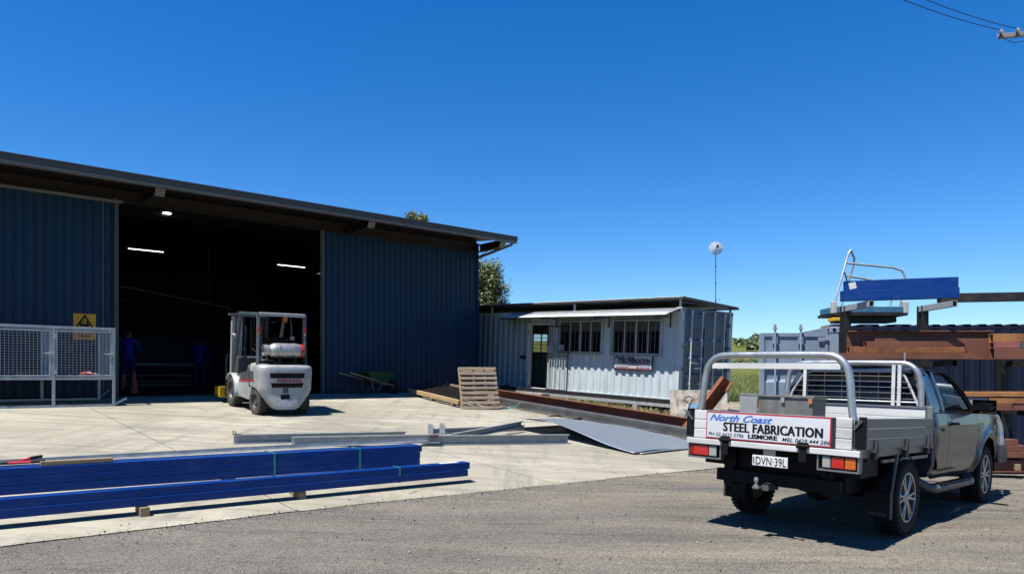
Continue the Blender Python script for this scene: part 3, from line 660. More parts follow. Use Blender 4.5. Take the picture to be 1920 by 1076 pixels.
# antenna on the office roof
an = thing('grid_antenna', 'round white grid dish antenna on a tall thin mast above the office', 'antenna', mw=Matrix.Translation(CM @ V(.4,-2.15,2.72)))
mb = MB(); mb.cyl((0,0,-.1),(0,0,1.72),.013,8); mb.build('mast', 'steel_grey', an)
mb = MB()
for z in (.2,.72,1.20): mb.cyl((0,0,z-.015),(0,0,z+.015),.022,8)
mb.build('mast_clamp', 'steel_dark', an)
mb = MB(); mb.pipe([(.055+.06*cos(t*pi/8),0,.22+.06*sin(t*pi/8)) for t in range(16)], .004, 5, closed=True); mb.pipe([(0,-.01,.15),(.06,-.01,.06),(.10,-.01,-.05)], .004, 5); mb.build('cable_coil', 'wire_black', an)
mb = MB(); RD = .185
def dish(x, z): return -.02 - .12*(1-(x*x+z*z)/RD**2) + .10
for k in range(1, 11):
    r = RD*k/10; mb.pipe([(r*cos(t*pi/12), -.10+.09*(1-(r/RD)**2)*-1+.09, 1.72+r*sin(t*pi/12)) for t in range(24)], .006 if k < 10 else .010, 5, closed=True)
for t in range(24):
    a = t*pi/12; mb.pipe([(r*cos(a), -.10+.09*(r/RD)**2-.0, 1.72+r*sin(a)) for r in (.03,.09,.14,RD)], .005, 4)
mb.build('dish', 'rod_white', an)
mb = MB(); mb.cyl((0,.0,1.72),(0,-.20,1.74),.016,8); mb.cb((0,-.21,1.745),(.06,.05,.07)); mb.build('feed_horn', 'steel_dark', an)
# graffitied rusty plate standing behind the ute
gp = thing('rusty_plate', 'thick rusty steel plate with chipped paint and scrawled letters, behind the ute tray', 'plate', mw=Matrix.Translation((3.70,17.2,ground(3.70,17.2)-.02)) @ Matrix.Scale(1.12,4) @ Matrix.Rotation(R(4),4,'Z') @ Matrix.Rotation(R(-4),4,'X'))
mb = MB(); n = 16; pts = []
top = [(x/10, .80+.012*noise.noise((x*.9,0,2))) for x in range(0, 13)]
mb.prof([(-.0,-.05),(1.2,-.05)]+[(x,z) for x, z in reversed(top)], (0,.06,0), (0,0,0)) if False else None
vs = [(x,0,-.05) for x,_ in top]+[(x,0,z) for x,z in top]+[(x,.05,-.05) for x,_ in top]+[(x,.05,z) for x,z in top]; K = len(top); fs = []
for i in range(K-1): fs += [(i,i+1,K+i+1,K+i),(2*K+i+1,2*K+i,3*K+i,3*K+i+1),(K+i,K+i+1,3*K+i+1,3*K+i)]
fs += [(0,K,3*K,2*K),(K-1,2*K-1,4*K-1,3*K-1)]
mb.add(vs, fs); mb.build('plate_body', 'graffiti_sheet', gp)
mb = MB()
for cx in (.36,.74):
    mb.pipe([(cx+.09,-.004,.63),(cx+.03,-.004,.67),(cx-.05,-.004,.65),(cx-.07,-.004,.59),(cx-.02,-.004,.54),(cx+.05,-.004,.51),(cx+.09,-.004,.45),(cx+.05,-.004,.38),(cx-.03,-.004,.36),(cx-.09,-.004,.39)], .010, 6)
mb.v = [(x, -.0015+(y+.004)*.12, z) for x, y, z in mb.v]; mb.build('scrawl', 'steel_dark', gp)
mb = MB(); mb.grid(lambda a, c: (.28+.40*a+.10*c+.03*noise.noise((a*4,c*4,1)), -.003, .10+.42*c+.05*noise.noise((a*3,c*3,7))), 10, 8); mb.grid(lambda a, c: (.03+.22*a+.03*noise.noise((a*4,c*4,9)), -.003, .03+.14*c+.04*noise.noise((a*3,c*3,2))), 6, 5); mb.build('paint_patch', 'graffiti_blue', gp)
mb = MB(); mb.pipe([(.22,-.008,.10),(.45,-.008,.60)], .010, 5); mb.v = [(x, -.0045+(y+.008)*.1, z) for x, y, z in mb.v]; mb.build('gouge', 'steel_dark', gp)
# rusty channel poking up beside the plate
ch = thing('rusty_channel', 'short rust brown channel section leaning up against the ute tray', 'channel', mw=Matrix.Translation((4.30,16.0,ground(4.30,16.0))))
mb = MB(); mb.prof([(-.14,0),(.14,0),(.14,.12),(.128,.12),(.128,.012),(-.128,.012),(-.128,.12),(-.14,.12)], (-.55,.35,0), (.30,-.05,1.25), up=(.5,-1,.1)); mb.build('channel_body', 'rust', ch)
# ------------------------------------------------------------------ trees, field, hill
def tree(name, label, loc, H_, crown_c, rad, nleaf, seed, ls=.16, cat='tree', group=None, mat='leaf', clumps=46):
    rnd = random.Random(seed); t = thing(name, label, cat, loc, group=group)
    mb = MB(); cc = Vector(crown_c); tops = []
    mb.pipe([(0,0,-.2),(.05,.05,H_*.2),(cc.x*.5,cc.y*.5,cc.z-rad[2]*.6),(cc.x,cc.y,cc.z)], [.28,.22,.16,.06], 8)
    cl = []
    for _ in range(clumps):
        d = Vector((rnd.gauss(0,1),rnd.gauss(0,1),rnd.gauss(0,1))).normalized(); k = rnd.uniform(.45,1.0)
        p = cc+Vector((d.x*rad[0]*k,d.y*rad[1]*k,d.z*rad[2]*k)); cl.append(p)
        if rnd.random() < .5: mb.pipe([(cc.x*.5,cc.y*.5,cc.z-rad[2]*.5),(cc+ (p-cc)*.5)-V(0,0,.2),p], [.09,.05,.02], 5)
    mb.build('trunk', 'bark', t, smooth=60)
    lf = MB(); cr = min(rad)*.30
    for _ in range(nleaf):
        c = rnd.choice(cl); d = Vector((rnd.gauss(0,1),rnd.gauss(0,1),rnd.gauss(0,1))).normalized()
        p = c+d*cr*rnd.uniform(.3,1.25)*rnd.choice((1,1,1,1.35)); s = ls*rnd.uniform(.6,1.3)
        nn = (d+V(rnd.uniform(-.7,.7),rnd.uniform(-.7,.7),rnd.uniform(-.2,.9))).normalized(); x = nn.orthogonal().normalized(); x.rotate(Matrix.Rotation(rnd.random()*6.28,3,nn)); y = nn.cross(x)
        lf.add([p-x*s*.5, p+y*s*.22, p+x*s*.5, p-y*s*.22], [(0,1,2,3)])
    lf.build('crown', mat, t); return t
x, y = -2.0, 47.0; z0 = ground(x, y)
def at(px, py, Y): return Vector(((px-960)/1390*Y, Y, CAM_Z-(py-705)/1390*Y))
c = at(908, 548, 47); c0 = Vector((c.x-.4, 47, ground(c.x,47)))
tree('broadleaf_tree', 'dense round crowned tree showing between the shed and the site office', c0, 8, (0.1,0,c.z-c0.z-.3), (1.65,1.7,2.35), 42000, 11, .17, clumps=130)
c = at(779, 409, 52); c0 = Vector((c.x, 52, ground(c.x,52)))
tree('tall_tree', 'tall tree whose leafy tip peeks over the shed roof', c0, 12, (0,0,c.z-c0.z-1.6), (.9,.9,2.3), 12000, 12, .17, clumps=60)
# scrub and timber on the far hill: reads as one mass
mb = MB(); rnd = random.Random(3)
def clump(p, s):
    for _ in range(60):
        d = Vector((rnd.gauss(0,1),rnd.gauss(0,1),abs(rnd.gauss(0,.8)))).normalized()*s*rnd.uniform(.5,1.0); q = p+d+V(0,0,s*.4); e = s*.28
        n = (d.normalized()+V(0,0,.5)).normalized(); x = n.orthogonal().normalized(); x.rotate(Matrix.Rotation(rnd.random()*6,3,n)); yv = n.cross(x)
        mb.add([q-x*e,q+yv*e,q+x*e,q-yv*e], [(0,1,2,3)])
for _ in range(260):
    Y = rnd.choice((rnd.uniform(820,1000), rnd.uniform(820,1000), rnd.uniform(400,820), rnd.uniform(255,330))); k = rnd.uniform(.22,.42); X = k*Y
    if Y < 360 and rnd.random() < .2: continue
    clump(V(X, Y, ground(X, Y)), rnd.uniform(2.2,5.0)*(.42 if Y < 360 else 1))
tag(mb.build('hillside_trees', 'leaf_far'), 'dark scrub and trees dotting the distant green hillside', 'trees', kind='stuff')
# pale farm track across the field
mb = MB(); mb.grid(lambda a, c: (20+a*60, 168+c*6, ground(20+a*60, 168+c*6)-.03), 20, 2); tag(mb.build('farm_track', 'stone_pale'), kind='structure')
# ------------------------------------------------------------------ forklift
FM = Matrix.Translation((-4.977,15.858,.948)) @ Matrix.Rotation(R(126),4,'Z') @ Matrix.Rotation(R(-4.87),4,'Y')
fl = thing('forklift', 'silver and grey gas forklift parked facing the open shed doorway', 'forklift', mw=FM)
def tyre(parent, c, r, wd, rim_r, mt, mr, steer=0, lug=0, name='wheel', nspoke=0):
    e = bpy.data.objects.new(name, None); C.objects.link(e); e.parent = parent; e.location = c; e.rotation_euler = (0,0,steer)
    h = wd/2
    mb = MB(); mb.lathe([(rim_r,-h*.8),(rim_r+.02,-h),(r*.93,-h),(r*.985,-h*.8),(r,-h*.5),(r,h*.5),(r*.985,h*.8),(r*.93,h),(rim_r+.02,h),(rim_r,h*.8),(rim_r,-h*.8)], (0,0,0), (0,1,0), 40)
    if lug:
        for k in range(lug):
            a = 2*pi*k/lug
            for s in (-1,1):
                a2 = a+(pi/lug if s > 0 else 0); d = V(cos(a2),0,sin(a2)); tt = V(-sin(a2),0,cos(a2)); p = d*(r+.004)+V(0,s*h*.55,0)
                mb.bar(p-V(0,h*.38,0)-tt*.006, p+V(0,h*.38,0)+tt*.006, 2*pi*r/lug*.55, .02, up=d)
    t = mb.build('tyre', mt, e, smooth=35)
    return e
for (c, r, wd, rr, st) in (((1.6,.48,.335),.335,.22,.20,0),((1.6,-.48,.335),.335,.22,.20,0),((0,.455,.262),.262,.17,.15,.12),((0,-.455,.262),.262,.17,.15,.12)):
    wv = tyre(fl, c, r, wd, rr, 'rubber_dusty', None, st, lug=20)
    mb = MB()
    for s in (-1,1): mb.lathe([(rr,s*wd*.36),(rr*.88,s*wd*.40),(rr*.80,s*wd*.22),(rr*.45,s*wd*.18),(rr*.42,s*wd*.34),(0.001,s*wd*.36)], (0,0,0), (0,1,0), 24)
    for k in range(6): a = k*pi/3; mb.cyl((rr*.62*cos(a),wd*.18,rr*.62*sin(a)),(rr*.62*cos(a),wd*.27,rr*.62*sin(a)),.014,6)
    mb.build('rim', 'truck_grey', wv, smooth=40)
# counterweight: rings in z, plan curve rounded at the rear
def rearx(y, z, hw): return -.46 + .03*(y/hw)**2 + .10*(min(1,abs(y)/hw))**7
def cw(z):
    pts = [(.15,.24,-.05),(.19,.31,-.05),(.30,.40,-.03),(.44,.50,.0),(.56,.555,.0),(.98,.565,.0),(1.03,.55,.012),(1.06,.51,.04),(1.07,.45,.09)]
    for a, b_ in zip(pts, pts[1:]):
        if z <= b_[0]:
            t = max(0,(z-a[0])/(b_[0]-a[0])); return a[1]+(b_[1]-a[1])*t, a[2]+(b_[2]-a[2])*t
    return pts[-1][1:]
def cwp(a, z):
    hw, ox = cw(z); xf = .30 if z > .56 else max(-.28+.0, -.28+(z-.44)*1.2)
    # a 0..1: left front -> rear -> right front
    if a < .2: return V(xf+(rearx(hw,z,hw)+ox-xf)*a/.2, hw, z)
    if a > .8: return V(xf+(rearx(hw,z,hw)+ox-xf)*(1-a)/.2, -hw, z)
    y = hw*(1-(a-.2)/.3); y = hw*math.copysign(abs(y/hw)**.8, y)
    return V(rearx(y,z,hw)+ox, y, z)
zs = [.15,.17,.19,.24,.30,.37,.44,.50,.56,.60,.7,.8,.9,.98,1.005,1.03,1.048,1.06,1.066,1.07]
mb = MB(); mb.grid(lambda a, c: cwp(a, zs[round(c*(len(zs)-1))]), 50, len(zs)-1)
mb.add([cwp(i/50,1.07) for i in range(51)], [tuple(range(51))]); mb.add([cwp(i/50,.15) for i in range(51)], [tuple(range(51))])
mb.build('counterweight', 'truck_white', fl, smooth=38)
def patch(name, y0, y1, z0, z1, mat, off_, taper=0, n=14):
    mb = MB()
    def f(a, c):
        z = z0+(z1-z0)*c; k = 1-taper*(1-c); y = (y0+(y1-y0)*a)*k; hw, ox = cw(z); return V(rearx(y,z,hw)+ox-off_, y, z)
    mb.grid(f, n, 2); return mb.build(name, mat, fl, smooth=60)
patch('grille', -.37, .37, .80, .905, 'ink_black', .004, .03); patch('grille', -.345, .345, .605, .70, 'ink_black', .004, .08); patch('badge_band', -.355, .355, .702, .798, 'truck_white', .006, .03)
bd = [o for o in fl.children if o.name.startswith('badge_band')][0]
text('NISSAN', .50, .074, 'logo_red', bd, axes((-.469,-.035,.75), (0,-1,0), (0,0,1), (-1,0,0)), bold=.05, track=1.08)
mb = MB(); mb.box(-.474,-.45,-.02,.10,.49,.61); mb.build('tow_pin_plate', 'truck_grey', fl, bevel=.01)
mb = MB(); mb.box(-.476,-.44,-.05,.14,.36,.46); mb.box(-.482,-.476,-.03,.04,.38,.44); mb.build('draw_bar', 'ink_black', fl, bevel=.01)
# chassis and body sides
for s in (1,-1):
    mb = MB(); prof = [(.30,.56),(.30,.98),(.52,1.0),(.60,.86),(1.10,.80),(1.22,.52),(1.22,.26),(.36,.26),(.30,.44)]
    vs = [(x,s*.53,z) for x,z in prof]+[(x,s*.30,z) for x,z in prof]; n_ = len(prof)
    mb.add(vs, [tuple(range(n_)),tuple(range(2*n_-1,n_-1,-1))]+[(i,(i+1)%n_,n_+(i+1)%n_,n_+i) for i in range(n_)]); mb.build('side_panel', 'truck_white', fl, bevel=.02, smooth=40)
    mb = MB(); mb.add([(.02,s*.568,.90),(.02,s*.568,.735),(.28,s*.568,.735),(.28,s*.568,.90)],[(0,1,2,3)]); mb.add([(.31,s*.536,.96),(.31,s*.536,.70),(1.08,s*.536,.64),(1.06,s*.536,.80),(.60,s*.536,.86),(.52,s*.536,.97)],[(0,1,2,3,4,5)]); mb.build('side_decal', 'truck_grey', fl)
    mb = MB(); mb.add([(-.02,s*.570,.735),(-.02,s*.570,.70),(.29,s*.570,.70),(.29,s*.570,.735)],[(0,1,2,3)]); mb.add([(.305,s*.538,.695),(.305,s*.538,.665),(1.16,s*.538,.60),(1.15,s*.538,.63)],[(0,1,2,3)]); mb.build('red_stripe', 'red_paint', fl)
    # front mudguard
    mb = MB(); ring = []
    for k in range(11): a = R(-12+k*15.5); ring.append((1.6-.40*cos(a),.335+.40*sin(a)))
    mb.grid(lambda a, c: (ring[round(a*10)][0], s*(.34+.27*c), ring[round(a*10)][1]), 10, 1); mb.build('mudguard', 'truck_white', fl, solid=.03, smooth=50)
    mb = MB(); mb.prof([(-.1,-.1),(.1,-.1),(.1,.1),(-.1,.1)], (1.22,s*.40,.35), (1.45,s*.40,.45)); mb.build('step_box', 'plastic_black', fl)
mb = MB(); mb.box(-.2,1.75,-.30,.30,.22,.60); mb.build('chassis', 'plastic_black', fl)
mb = MB(); mb.box(-.2,.2,-.36,.36,.25,.42); mb.cyl((0,-.5,.262),(0,.5,.262),.07,10); mb.build('rear_axle', 'plastic_black', fl)
mb = MB(); mb.box(.32,.95,-.32,.32,.80,1.02); mb.build('engine_cover', 'truck_grey', fl, bevel=.03)
mb = MB(); mb.box(1.40,1.75,-.50,.50,.55,.74); mb.box(1.5,1.75,-.48,.48,.74,1.12); mb.build('dashboard', 'truck_grey', fl, bevel=.03)
mb = MB(); mb.box(.38,.90,-.25,.25,1.02,1.14); mb.build('seat', 'plastic_black', fl, bevel=.05, seg=3)
mb = MB(); mb.prof([(-.24,-.06),(.24,-.06),(.24,.06),(-.24,.06)], (.40,0,1.14), (.28,0,1.62), up=(1,0,0)); mb.build('seat_back', 'plastic_black', fl, bevel=.05, seg=3)
st_ = MB(); cxs = V(1.28,.05,1.32); nx = V(-.5,0,.86).normalized(); xx = V(0,1,0); yy = nx.cross(xx)
st_.pipe([cxs+(xx*cos(t*pi/10)+yy*sin(t*pi/10))*.17 for t in range(20)], .014, 8, closed=True); st_.cyl(cxs, cxs-nx*.4, .025, 8); st_.bar(cxs-xx*.17, cxs+xx*.17, .03,.012); st_.build('steering_wheel', 'plastic_black', fl, smooth=50)
# overhead guard
gw = .49
for s in (1,-1):
    mb = MB(); mb.pipe([(-.08,s*.50,1.02),(-.02,s*gw,1.6),(.0,s*gw,2.04),(.02,s*gw,2.09)], .052, 4); mb.build('rear_pillar', 'guard_grey', fl, bevel=.012)
    mb = MB(); mb.pipe([(1.80,s*gw,.75),(1.62,s*gw,1.2),(1.28,s*gw,2.08)], .045, 4); mb.build('front_pillar', 'guard_grey', fl, bevel=.012)
    mb = MB(); mb.bar((-.04,s*gw,2.10),(1.30,s*gw,2.10),.08,.07); mb.build('guard_side_rail', 'guard_grey', fl, bevel=.012)
    mb = MB(); mb.box(-.065,-.035,s*gw-.022,s*gw+.022,1.74,1.86); lm = mb.build('tail_lamp', 'lamp_red', fl, bevel=.008); mb = MB(); mb.box(-.068,-.035,s*gw-.020,s*gw+.020,1.67,1.73); mb.build('indicator', 'lamp_orange' if s > 0 else 'lamp_white', lm, bevel=.006)
mb = MB(); mb.bar((0,-gw,2.105),(0,gw,2.105),.10,.075); mb.bar((1.29,-gw,2.095),(1.29,gw,2.095),.08,.06); mb.build('guard_cross_rail', 'truck_white', fl, bevel=.015)
for k in range(7):
    mb = MB(); x = .17+k*.155; mb.bar((x,-gw+.03,2.105),(x,gw-.03,2.105),.035,.035); mb.build('guard_slat', 'guard_grey', fl)
mb = MB(); mb.box(.06,1.24,-gw+.05,gw-.05,2.126,2.134); mb.build('guard_cover', 'plastic_black', fl)
mb = MB(); mb.bar((1.30,.0,2.12),(1.38,.55,2.13),.05,.01); mb.build('guard_lip', 'guard_grey', fl)
mb = MB(); mb.cyl((.03,-.08,1.955),(.03,-.08,2.06),.05,14); mb.build('beacon', 'lamp_orange', fl, smooth=40)
mb = MB(); mb.pipe([(.05,.38,2.03),(.06,.2,1.93),(.05,.05,1.98),(.05,-.05,2.03)], .008, 6); mb.pipe([(.1,.40,2.02),(.12,.3,1.95),(.1,.22,2.03)], .008, 6); mb.build('wiring', 'plastic_black', fl)
mb = MB(); mb.lathe([(.001,-.015),(.05,-.012),(.06,.0),(.05,.03),(.001,.04)], (-.03,-.22,1.62), (-1,0,.2), 12); mb.pipe([(-.0,-.22,1.62),(.02,-.22,1.8),(.05,-.2,2.05)], .01, 6); mb.build('rear_mirror', 'steel_grey', fl, smooth=40)
# gas cylinder across the counterweight
cy = V(-.18,0,1.36)
mb = MB(); mb.lathe([(.001,-.36),(.09,-.36),(.135,-.33),(.155,-.27),(.155,.20),(.135,.27),(.10,.31),(.10,.32),(.118,.33),(.118,.44),(.105,.44),(.105,.34),(.03,.33),(.001,.33)], cy, (0,1,0), 28); gc = mb.build('gas_cylinder', 'cylinder_alloy', fl, smooth=40)
mb = MB(); mb.lathe([(.001,-.40),(.135,-.40),(.142,-.385),(.142,-.33),(.12,-.33)], cy, (0,1,0), 24); mb.build('cylinder_foot', 'red_paint', gc, smooth=40)
mb = MB()
for y in (-.20,.12):
    mb.lathe([(.158,-.022),(.161,-.022),(.161,.022),(.158,.022)], cy+V(0,y,0), (0,1,0), 28); mb.box(-.36,-.335,y-.02,y+.03,1.33,1.44)
mb.build('cylinder_strap', 'alloy_bright', gc)
mb = MB()
for y in (-.20,.12): mb.box(-.34,-.06,y-.03,y+.03,1.10,1.215)
mb.box(-.32,.10,-.30,.26,1.075,1.125); mb.build('cylinder_cradle', 'plastic_black', fl, bevel=.01)
mb = MB(); mb.pipe([(-.18,.35,1.36),(-.24,.40,1.26),(-.24,.36,1.18),(-.14,.44,1.15),(.0,.47,1.17),(.1,.46,1.2)], .014, 8); mb.build('gas_hose', 'trim_grey', fl, smooth=50)
# mast, carriage, load backrest, forks
for s in (1,-1):
    mb = MB(); mb.prof([(-.04,-.08),(.04,-.08),(.04,-.06),(-.02,-.06),(-.02,.06),(.04,.06),(.04,.08),(-.04,.08)], (2.02,s*.30,.12), (2.02,s*.30,2.08), up=(1,0,0)); mb.build('mast_rail', 'truck_white' if s > 0 else 'steel_dark', fl)
    mb = MB(); mb.prof([(-.03,-.06),(.03,-.06),(.03,.06),(-.03,.06)], (2.05,s*.22,.15), (2.05,s*.22,2.0), up=(1,0,0)); mb.build('inner_mast_rail', 'steel_dark', fl)
    mb = MB(); mb.cyl((1.95,s*.18,.2),(1.95,s*.18,1.8),.035,10); mb.build('lift_ram', 'steel_dark', fl, smooth=40)
    mb = MB(); mb.bar((2.18,s*.24,.10),(2.18,s*.24,.62),.10,.04,up=(1,0,0)); mb.bar((2.18,s*.24,.08),(3.25,s*.24,.07),.10,.04); mb.build('fork_tine', 'steel_black', fl)
for zz in (2.02,.95): mb = MB(); mb.box(1.96,2.10,-.36,.36,zz,zz+.07); mb.build('mast_cross_member', 'trim_grey', fl)
mb = MB(); mb.pipe([(1.80,.06,.9),(1.82,.08,1.5),(1.9,.08,1.95)], .012, 6); mb.pipe([(1.80,.0,.9),(1.83,.02,1.4),(1.9,.02,1.9)], .012, 6); mb.build('hydraulic_hose', 'plastic_black', fl)
mb = MB()
for y in (-.54,.54): mb.bar((2.15,y,.16),(2.15,y,1.12),.03,.04)
for z in (.20,.52,1.10): mb.bar((2.15,-.54,z),(2.15,.54,z),.03,.05)
for k in range(5): y = -.36+k*.18; mb.bar((2.15,y,.52),(2.15,y,1.1),.016,.016)
mb.build('load_backrest', 'steel_black', fl)
mb = MB(); mb.cyl((1.50,.53,1.58),(1.58,.56,1.60),.05,12); mb.cyl((1.47,.53,1.57),(1.50,.53,1.58),.052,12); mb.pipe([(1.5,.5,1.5),(1.52,.53,1.57)],.012,6); mb.build('head_lamp', 'alloy_bright', fl, smooth=40)
mb = MB(); mb.box(1.92,2.02,.42,.50,.40,2.03); mb.build('mast_rail', 'truck_white', fl, bevel=.01)
mb = MB(); mb.box(1.88,2.06,.36,.56,2.031,2.08); mb.build('mast_cap', 'guard_grey', fl, bevel=.01)
for s in (1,-1):
    mb = MB(); mb.box(.283,.297,s*.54,s*.572,.56,1.02); mb.build('panel_gap', 'ink_black', fl)
    mb = MB(); mb.cb((1.30,s*.50,.36),(.22,.10,.03)); mb.build('foot_step', 'plastic_black', fl)
    mb = MB(); mb.pipe([(.95,s*.45,1.02),(1.0,s*.46,1.28),(1.12,s*.46,1.33)], .014, 6); mb.build('grab_handle', 'plastic_black', fl)
mb = MB(); mb.box(-.475,-.455,-.12,.03,.155,.185); mb.build('rub_strip', 'steel_dark', fl)
for y in (-.03,.03): mb = MB(); mb.bar((2.06,y,.3),(2.06,y,2.0),.03,.015); mb.build('lift_chain', 'steel_dark', fl)
mb = MB(); mb.box(.30,.36,-.28,.28,1.03,1.09); mb.box(.10,.28,-.25,.25,1.075,1.14); mb.build('vaporiser_box', 'plastic_black', fl, bevel=.02)
mb = MB(); mb.lathe([(.001,0),(.075,.0),(.085,.05),(.06,.06),(.001,.06)], (.12,.33,1.07), (0,0,1), 16); mb.cyl((.12,.33,1.12),(.12,.33,1.30),.03,10); mb.build('air_intake', 'plastic_black', fl, smooth=40)
# yellow tray on the forks
yt = thing('yellow_fork_tray', 'bright yellow open steel tray on the ground at the forklift forks', 'tray', mw=FM @ Matrix.Translation((2.27,.10,.115)))
mb = MB(); mb.box(0,.55,-.30,.52,0,.015); mb.box(0,.02,-.30,.52,.0151,.22); mb.box(.53,.55,-.30,.52,.0151,.22); mb.box(.0201,.5299,.50,.52,.0151,.22); mb.box(.0201,.5299,-.30,-.28,.0151,.22); mb.box(-.02,.0,.40,.56,.02,.26); mb.build('tray_body', 'yellow_paint', yt, bevel=.006)
# ------------------------------------------------------------------ tray-back ute
UM = Matrix.Translation((3.30,7.97,.20)) @ Matrix.Rotation(R(45.3),4,'Z') @ Matrix.Rotation(R(2.2),4,'Y') @ Matrix.Rotation(R(.9),4,'X')
ute = thing('utility_truck', 'grey utility pickup with an aluminium flat tray and tubular hoops, seen from behind', 'pickup', mw=UM)
WR, TW = .365, .225
for (x, y) in ((0,.765),(0,-.765),(3.085,.765),(3.085,-.765)):
    s = 1 if y > 0 else -1
    wv = tyre(ute, (x,y,WR+(.055 if x > 1 else -.005)), WR, TW, .245, 'rubber', None, 0, lug=44)
    mb = MB(); mb.lathe([(.245,-.09),(.252,s*.105),(.238,s*.108),(.225,s*.06),(.215,-s*.05),(.001,-s*.05)], (0,0,0), (0,1,0), 40); mb.build('rim_barrel', 'truck_grey', wv, smooth=40)
    mb = MB()
    for k in range(6):
        for dd in (-.085,.085):
            a0 = k*pi/3; a1 = a0+dd*1.75
            p0 = V(cos(a0+dd*1.2)*.055, s*.085, sin(a0+dd*1.2)*.055); p1 = V(cos(a1)*.236, s*.088, sin(a1)*.236)
            mb.bar(p0, p1, .024, .030, up=(0,s,0))
    mb.lathe([(.245,s*.085),(.245,s*.108),(.228,s*.108),(.228,s*.085)], (0,0,0), (0,1,0), 40)
    mb.lathe([(.07,s*.06),(.07,s*.092),(.05,s*.102),(.034,s*.102)], (0,0,0), (0,1,0), 20)
    mb.build('rim', 'alloy_bright', wv, bevel=.004, smooth=35)
    mb = MB(); mb.lathe([(.034,s*.100),(.03,s*.112),(.001,s*.114)], (0,0,0), (0,1,0), 16); mb.build('hub_cap', 'alloy_bright', wv, smooth=40)
    mb = MB(); mb.cyl((0,-s*.04,0),(0,-s*.02,0),.155,24); mb.build('brake_disc', 'steel_dark', wv)
# --- cab body side surfaces
CX0 = .82
def ztop(x):
    if x < 2.55: return 1.205+.012*(x-CX0)/1.7
    if x < 3.6: return 1.217-.085*((x-2.55)/1.05)**1.8
    return 1.132-.20*((x-3.6)/.4)**1.3
def zbot(x):
    d = x-3.085
    if abs(d) < .475: return .43+math.sqrt(max(0,.475**2-d*d))*.98
    if x > 3.55: return .50+.10*(x-3.55)
    if x < 1.0: return .475+.25*((1.0-x)/.2)**2*.3
    return .475
def half(x, z):
    t = (z-.47)/.74; b_ = .85+.045*math.sin(max(0,min(1,t))*pi*.85)-.05*max(0,t-.72)**1.3/.28**.3
    if x > 3.25: b_ -= .32*((x-3.25)/.75)**2.6
    if x < .95: b_ -= .03*((.95-x)/.13)**2
    if z < .62: b_ -= .05*(.62-z)/.14
    b_ -= .012*math.exp(-((z-.78)/.07)**2)                 # scallop along the doors
    d = math.hypot(x-3.085, z-.46)                       # flare round the front arch
    b_ += .038*math.exp(-((d-.50)/.06)**2) if z > .40 else 0
    return b_
DZ0, DZ1 = .56, 1.196
